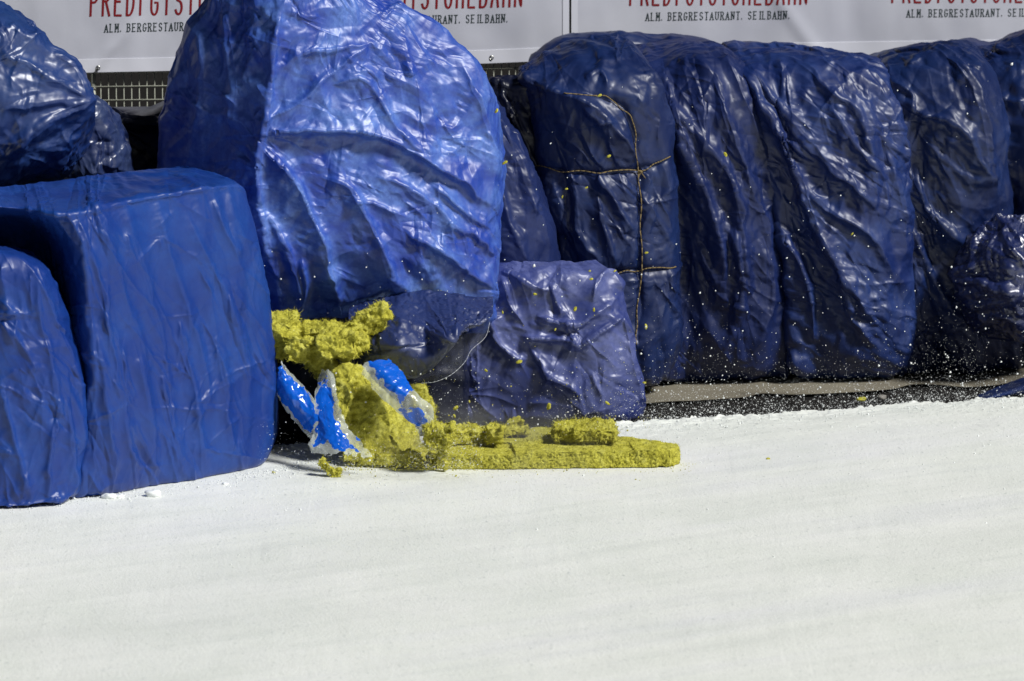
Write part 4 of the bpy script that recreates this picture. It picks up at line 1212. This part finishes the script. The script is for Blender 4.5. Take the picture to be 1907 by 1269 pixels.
film('torn_film', [[(596,690,.06),(610,680,.02),(622,688,.05)], [(584,745,.0),(608,736,.0),(632,748,-.02)], [(582,800,-.04),(612,796,-.075),(650,794,-.06)], [(574,835,-.08),(625,832,-.11),(676,826,-.1)], [(584,846,-.1),(640,852,-.14),(696,853,-.13)]],
     [(.16, .70, .26, .80), (.45, .8, .6, .9)], 'clear film tip printed bright blue, pointing down in front of the olive wool wedge', 202, rag=.05)
film('torn_film', [[(662,684,.0),(690,672,.0),(726,668,.04)], [(692,722,-.03),(720,700,-.04),(752,694,-.0)], [(728,758,-.06),(752,736,-.075),(772,728,-.05)], [(768,792,-.06),(790,768,-.075),(804,758,-.05)], [(782,812,-.07),(798,804,-.075),(810,796,-.06)]],
     [(.34, 1.0, .02, .52), (.1, .5, .70, .84)], 'clear film strip hanging down right of the olive wool wedge', 203)
m_flap = film_mat('dark_blue_flap', (.002, .012, .085), (.004, .025, .14), (.45, .6), .5, .15, spec=.9)
FX = [650, 690, 740, 790, 838, 878, 918]
film('torn_flap', [[(x, y, .50) for x, y in zip(FX, (570, 560, 548, 542, 545, 552, 552))],
                   [(x, y, d) for x, y, d in zip(FX, (606, 602, 598, 596, 594, 588, 582), (.30, .27, .22, .30, .26, .34, .36))],
                   [(x, y, d) for x, y, d in zip((655, 694, 744, 796, 842, 874, 912), (636, 642, 640, 628, 612, 602, 592), (.26, .18, .12, .20, .14, .26, .32))],
                   [(x, y, d) for x, y, d in zip((662, 700, 748, 800, 848, 868, 905), (658, 674, 678, 664, 632, 612, 600), (.24, .17, .16, .14, .12, .24, .30))],
                   [(x, y, d) for x, y, d in zip((668, 704, 756, 798, 846, 864, 900), (668, 694, 706, 692, 642, 620, 606), (.24, .19, .18, .17, .14, .25, .30))]],
     [], None, 204, bag6, m_flap, ex=.05, hi=.016, facm=.007, tip=(846, 637))
o = film('clear_film_edge', [[(872,578,.60),(892,572,.58),(912,572,.62)], [(850,612,.42),(884,612,.30),(913,600,.34)], [(812,652,.34),(854,655,.16),(888,650,.20)], [(775,686,.3),(812,692,.12),(842,697,.15)], [(750,698,.22),(772,708,.13),(788,713,.15)]],
     [], None, 205, bag6, None, ex=.04, rag=0)
m_thin = mat('thin_film', (.35, .38, .5), .15, 1.0); m_thin.node_tree.nodes['Principled BSDF'].inputs['Alpha'].default_value = .03
o.data.materials[0] = m_thin
m_rim = mat('film_rim', (.55, .58, .62), .3, .8)
q = crom(np.array([(912,600,.36),(904,628,.26),(878,652,.2),(866,674,.18),(842,697,.15),(812,711,.14),(784,714,.15)], float), np.linspace(0, 6, 26), False)
bm = bmesh.new(); pts = [P(a, b, c - .002) for a, b, c in q]
for a, b in zip(pts[:-1], pts[1:]): bar(bm, a, b, .0007, 5)
bm_obj('film_rim', bm, m_rim, bag6)

SHADE_BACK = [  # added near-black body filling a gap where there is only shade
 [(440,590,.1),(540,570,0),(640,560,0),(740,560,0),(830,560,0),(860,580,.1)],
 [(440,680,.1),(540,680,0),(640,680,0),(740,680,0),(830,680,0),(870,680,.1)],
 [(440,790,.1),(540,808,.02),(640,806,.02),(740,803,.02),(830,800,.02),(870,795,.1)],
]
tag(bale('wrapped_bale', SHADE_BACK, .66, .4, DK, 0, 0, res=.008, ex=.08, fdir=60, fvar=30, hi=.03, seed=141, crm=.01, zmin=ZG + .003)[0],
    'near-black added shape for the deep shade under the tallest bale, behind the torn wool', 'bale', GR)

# ------------------------------------------------------------------ flying flakes, lumps, spray
def lump(r_, seed, sx=1, sy=1, sz=1):
    bm = bmesh.new(); bmesh.ops.create_icosphere(bm, subdivisions=3, radius=1)
    V = np.array([v.co[:] for v in bm.verts]); Fc = [tuple(v.index for v in f.verts) for f in bm.faces]; bm.free()
    V = V * (1 + .28 * fbm(V * 1.3 + seed * 3.1, 3, seed))[:, None]
    return V * np.array([sx, sy, sz]) * r_, Fc
FL = [(925,207,5),(940,303,5),(1351,288,5),(1204,471,4),(1203,608,5),(1071,576,5),(1101,520,4),(1106,577,4),(1098,505,3),(1047,367,3),(1055,352,3),(1092,350,3),(1022,758,7),(1131,751,5),(967,674,6),
      (849,760,6),(846,775,4),(996,548,4),(936,582,3),(1034,614,3),(1200,713,4),(1430,856,4),(510,882,4),(849,888,3),(1117,178,4),(1134,291,4),(1587,436,3),(905,690,4),(1145,505,3),(874,748,3)]
for i, (x, y, r_) in enumerate(FL):
    V, Fc = lump(r_ / 600., i, 1, .5, .55)
    a = rng.uniform(0, 3.1); ca, sa = math.cos(a), math.sin(a)
    V = V @ np.array([[ca, 0, sa], [0, 1, 0], [-sa, 0, ca]])
    c = G(x, y) + np.array([0, 0, .002]) if y > 845 else P(x, y, .15 if x < 1160 else .45)
    if y < 845 and c[2] < .01: c = P(x, y, .02)
    o = mesh_obj('wool_flake', V + c, Fc, m_wool)
    tag(o, 'tiny yellow wool flake, flying in front of the bales or fallen on the ice', 'wool flake', 'small yellow wool flakes')
m_snow = mat('ice_crumbs', (.80, .83, .82), .4, .5)
for i, (x, y, r_) in enumerate([(112,933,15),(203,928,13),(222,927,9),(286,924,15),(66,937,9),(420,903,6)]):
    V, Fc = lump(r_ / 600., 40 + i, 1, .8, .5)
    o = mesh_obj('ice_lump', V + G(x, y) + np.array([0, -.0, r_ / 600. * .25]), Fc, m_snow)
    tag(o, 'white ice lump lying on the track by the left bales', 'ice lump', 'ice lumps along the foot of the left bales')
V, Fc = lump(9 / 600., 60, 1, .8, .6)
tag(mesh_obj('stone', V + G(1642, 745, ZG) + np.array([0, 0, .008]), Fc, mat('grey_stone', (.22, .21, .19), .8, .3)), 'small grey stone in the dark strip beside the ice', 'stone')
V, Fc = lump(8 / 600., 61, 1.3, .8, .6)
tag(mesh_obj('wool_flake', V + G(1603, 748, ZG) + np.array([0, 0, .008]), Fc, m_wool), 'brownish wool scrap in the dark strip, left of the grey stone', 'wool flake')

OCT = np.array([(1, 0, 0), (-1, 0, 0), (0, 1, 0), (0, -1, 0), (0, 0, 1), (0, 0, -1)], float)
OF = np.array([(0, 2, 4), (2, 1, 4), (1, 3, 4), (3, 0, 4), (2, 0, 5), (1, 2, 5), (3, 1, 5), (0, 3, 5)])
def grains(name, C, r_, m, seed):
    rs = np.random.RandomState(seed); k = len(C)
    V = OCT[None] * (1 + rs.uniform(-.35, .5, (k, 6, 1))) * r_[:, None, None]
    th = rs.uniform(0, 6.28, k); c, s = np.cos(th), np.sin(th)
    M = np.zeros((k, 3, 3)); M[:, 0, 0] = c; M[:, 0, 2] = s; M[:, 1, 1] = 1; M[:, 2, 0] = -s; M[:, 2, 2] = c
    V = np.einsum('kij,kjl->kil', V, M) + C[:, None]
    Fc = (OF[None] + 6 * np.arange(k)[:, None, None]).reshape(-1, 3)
    return tag(mesh_obj(name, V.reshape(-1, 3), Fc, m), kind='stuff')
rs = np.random.RandomState(5)
def cloud(k, x0, x1, ylow, sc_, Y0, Y1, ytop=120):
    px = rs.uniform(x0, x1, k); py = ylow(px) - rs.exponential(sc_, k); Y = rs.uniform(Y0, Y1, k)
    Y = Y + .33 * np.clip(px - 1150, -200, 900) / 600
    C = P(px, py, Y); return C[(C[:, 2] > .004) & (py > ytop)]
yl = lambda px: np.interp(px, [400, 900, 1200, 1907], [880, 830, 800, 750])
cl = [cloud(9500, 760, 1930, yl, 46, .05, .55), cloud(2600, 480, 1930, yl, 170, .0, .5), cloud(5500, 480, 860, lambda p: p * 0 + 872, 26, -.12, .45), cloud(6000, 820, 1260, yl, 24, .12, .5), cloud(2500, 640, 900, lambda p: p * 0 + 872, 40, -.2, .0), cloud(9000, 1150, 1930, yl, 50, .1, .6)]
C = np.concatenate(cl)
C = C[(fbm(C * 5, 3, 12) + .55) * .9 > rs.uniform(0, 1, len(C))]
r_ = np.clip(rs.lognormal(-7.75, .6, len(C)), .0002, .0035)
Cb = np.concatenate([cloud(300, 780, 1930, yl, 120, .05, .45), cloud(160, 480, 1930, yl, 300, .0, .4)])
C = np.concatenate([C, Cb]); r_ = np.concatenate([r_, np.clip(rs.lognormal(-6.35, .45, len(Cb)), .0008, .0055)])
grains('ice_spray', C, r_, m_snow, 6)
# grains lying along the track edge and on the dark strip
px = rs.uniform(1150, 1960, 1500); py = np.interp(px, [1200, 1907], [786, 739]) - np.abs(rs.normal(0, 11, 1500)); C = np.array([G(a, b, ZG - .01) for a, b in zip(px, py)])
px = rs.uniform(430, 1960, 2600); C2 = np.array([G(a, np.interp(a, [430, 900, 1200, 1907], [880, 810, 787, 740]) + abs(rs.normal(0, 10)), .004) for a in px])
px = rs.uniform(0, 560, 700); C3 = np.array([G(a, np.interp(a, [0, 170, 500, 560], [943, 926, 878, 870]) + abs(rs.normal(0, 9)) - 2, .003) for a in px])
px = rs.uniform(420, 1960, 2600); C4 = np.array([G(a, np.interp(a, [430, 900, 1200, 1907], [885, 820, 790, 745]) + rs.exponential(60), .002) for a in px])
C4[:, 2] = .0008
px = rs.uniform(1180, 1960, 900); C5 = np.array([G(a, np.interp(a, [1200, 1907], [770, 725]) - rs.uniform(0, 42), ZG + .001) for a in px])
C = np.concatenate([C, C2, C3, C4, C5]); r_ = np.clip(rs.lognormal(-6.9, .55, len(C)), .0005, .005)
grains('ice_grains', C, r_, m_snow, 7)
# fine yellow dust blown around the torn wool
C = np.concatenate([cloud(1500, 640, 900, lambda p: p * 0 + 876, 18, -.12, .0), cloud(350, 780, 1230, yl, 60, .0, .3)])
px = rs.uniform(560, 1300, 500); C = np.concatenate([C, np.array([G(a, 862 + abs(rs.normal(0, 12)), .002) for a in px])])
grains('wool_dust', C, np.clip(rs.lognormal(-7.0, .5, len(C)), .0004, .003), m_wool, 8)

# thin cloud of blown ice powder low along the foot of the bales
m_pow = bpy.data.materials.new('ice_powder'); m_pow.use_nodes = True
t = m_pow.node_tree; t.nodes.remove(t.nodes['Principled BSDF'])
pv = t.nodes.new('ShaderNodeVolumePrincipled'); pv.inputs['Color'].default_value = (.9, .92, .92, 1); pv.inputs['Anisotropy'].default_value = .2
tc = t.nodes.new('ShaderNodeTexCoord'); nz = t.nodes.new('ShaderNodeTexNoise'); nz.inputs['Scale'].default_value = 7; nz.inputs['Detail'].default_value = 4
t.links.new(tc.outputs['Object'], nz.inputs['Vector'])
sp = t.nodes.new('ShaderNodeSeparateXYZ'); t.links.new(tc.outputs['Object'], sp.inputs[0])
mr = t.nodes.new('ShaderNodeMapRange'); mr.inputs['From Min'].default_value = .16; mr.inputs['From Max'].default_value = 0; mr.inputs['To Min'].default_value = 0; mr.inputs['To Max'].default_value = 1
t.links.new(sp.outputs['Z'], mr.inputs['Value'])
cr_ = t.nodes.new('ShaderNodeMapRange'); cr_.inputs['From Min'].default_value = .44; cr_.inputs['From Max'].default_value = .72; cr_.inputs['To Max'].default_value = 5.5
t.links.new(nz.outputs['Fac'], cr_.inputs['Value'])
mm = t.nodes.new('ShaderNodeMath'); mm.operation = 'MULTIPLY'; t.links.new(mr.outputs[0], mm.inputs[0]); t.links.new(cr_.outputs[0], mm.inputs[1])
vc = t.nodes.new('ShaderNodeVectorMath'); vc.operation = 'SUBTRACT'; cc = .5 * (G(520, 890) + G(1260, 890)); vc.inputs[1].default_value = (cc[0], .2, 0)
vs_ = t.nodes.new('ShaderNodeVectorMath'); vs_.operation = 'MULTIPLY'; vs_.inputs[1].default_value = (1.62, 2.5, 0)
vl = t.nodes.new('ShaderNodeVectorMath'); vl.operation = 'LENGTH'
t.links.new(tc.outputs['Object'], vc.inputs[0]); t.links.new(vc.outputs[0], vs_.inputs[0]); t.links.new(vs_.outputs[0], vl.inputs[0])
fo = t.nodes.new('ShaderNodeMapRange'); fo.inputs['From Min'].default_value = .95; fo.inputs['From Max'].default_value = .35; t.links.new(vl.outputs['Value'], fo.inputs['Value'])
m2 = t.nodes.new('ShaderNodeMath'); m2.operation = 'MULTIPLY'; t.links.new(mm.outputs[0], m2.inputs[0]); t.links.new(fo.outputs[0], m2.inputs[1])
t.links.new(m2.outputs[0], pv.inputs['Density']); t.links.new(pv.outputs[0], t.nodes['Material Output'].inputs['Volume'])
a0, a1 = G(520, 890), G(1260, 890)
V = [(a0[0], -.16, .001), (a1[0], -.12, .001), (a1[0], .72, .001), (a0[0], .5, .001)]
V += [(x * .97, y, .17) for x, y, z in V]
tag(mesh_obj('ice_powder', V, [(0, 3, 2, 1), (4, 5, 6, 7), (0, 1, 5, 4), (1, 2, 6, 5), (2, 3, 7, 6), (3, 0, 4, 7)], m_pow, smooth=False), kind='stuff')
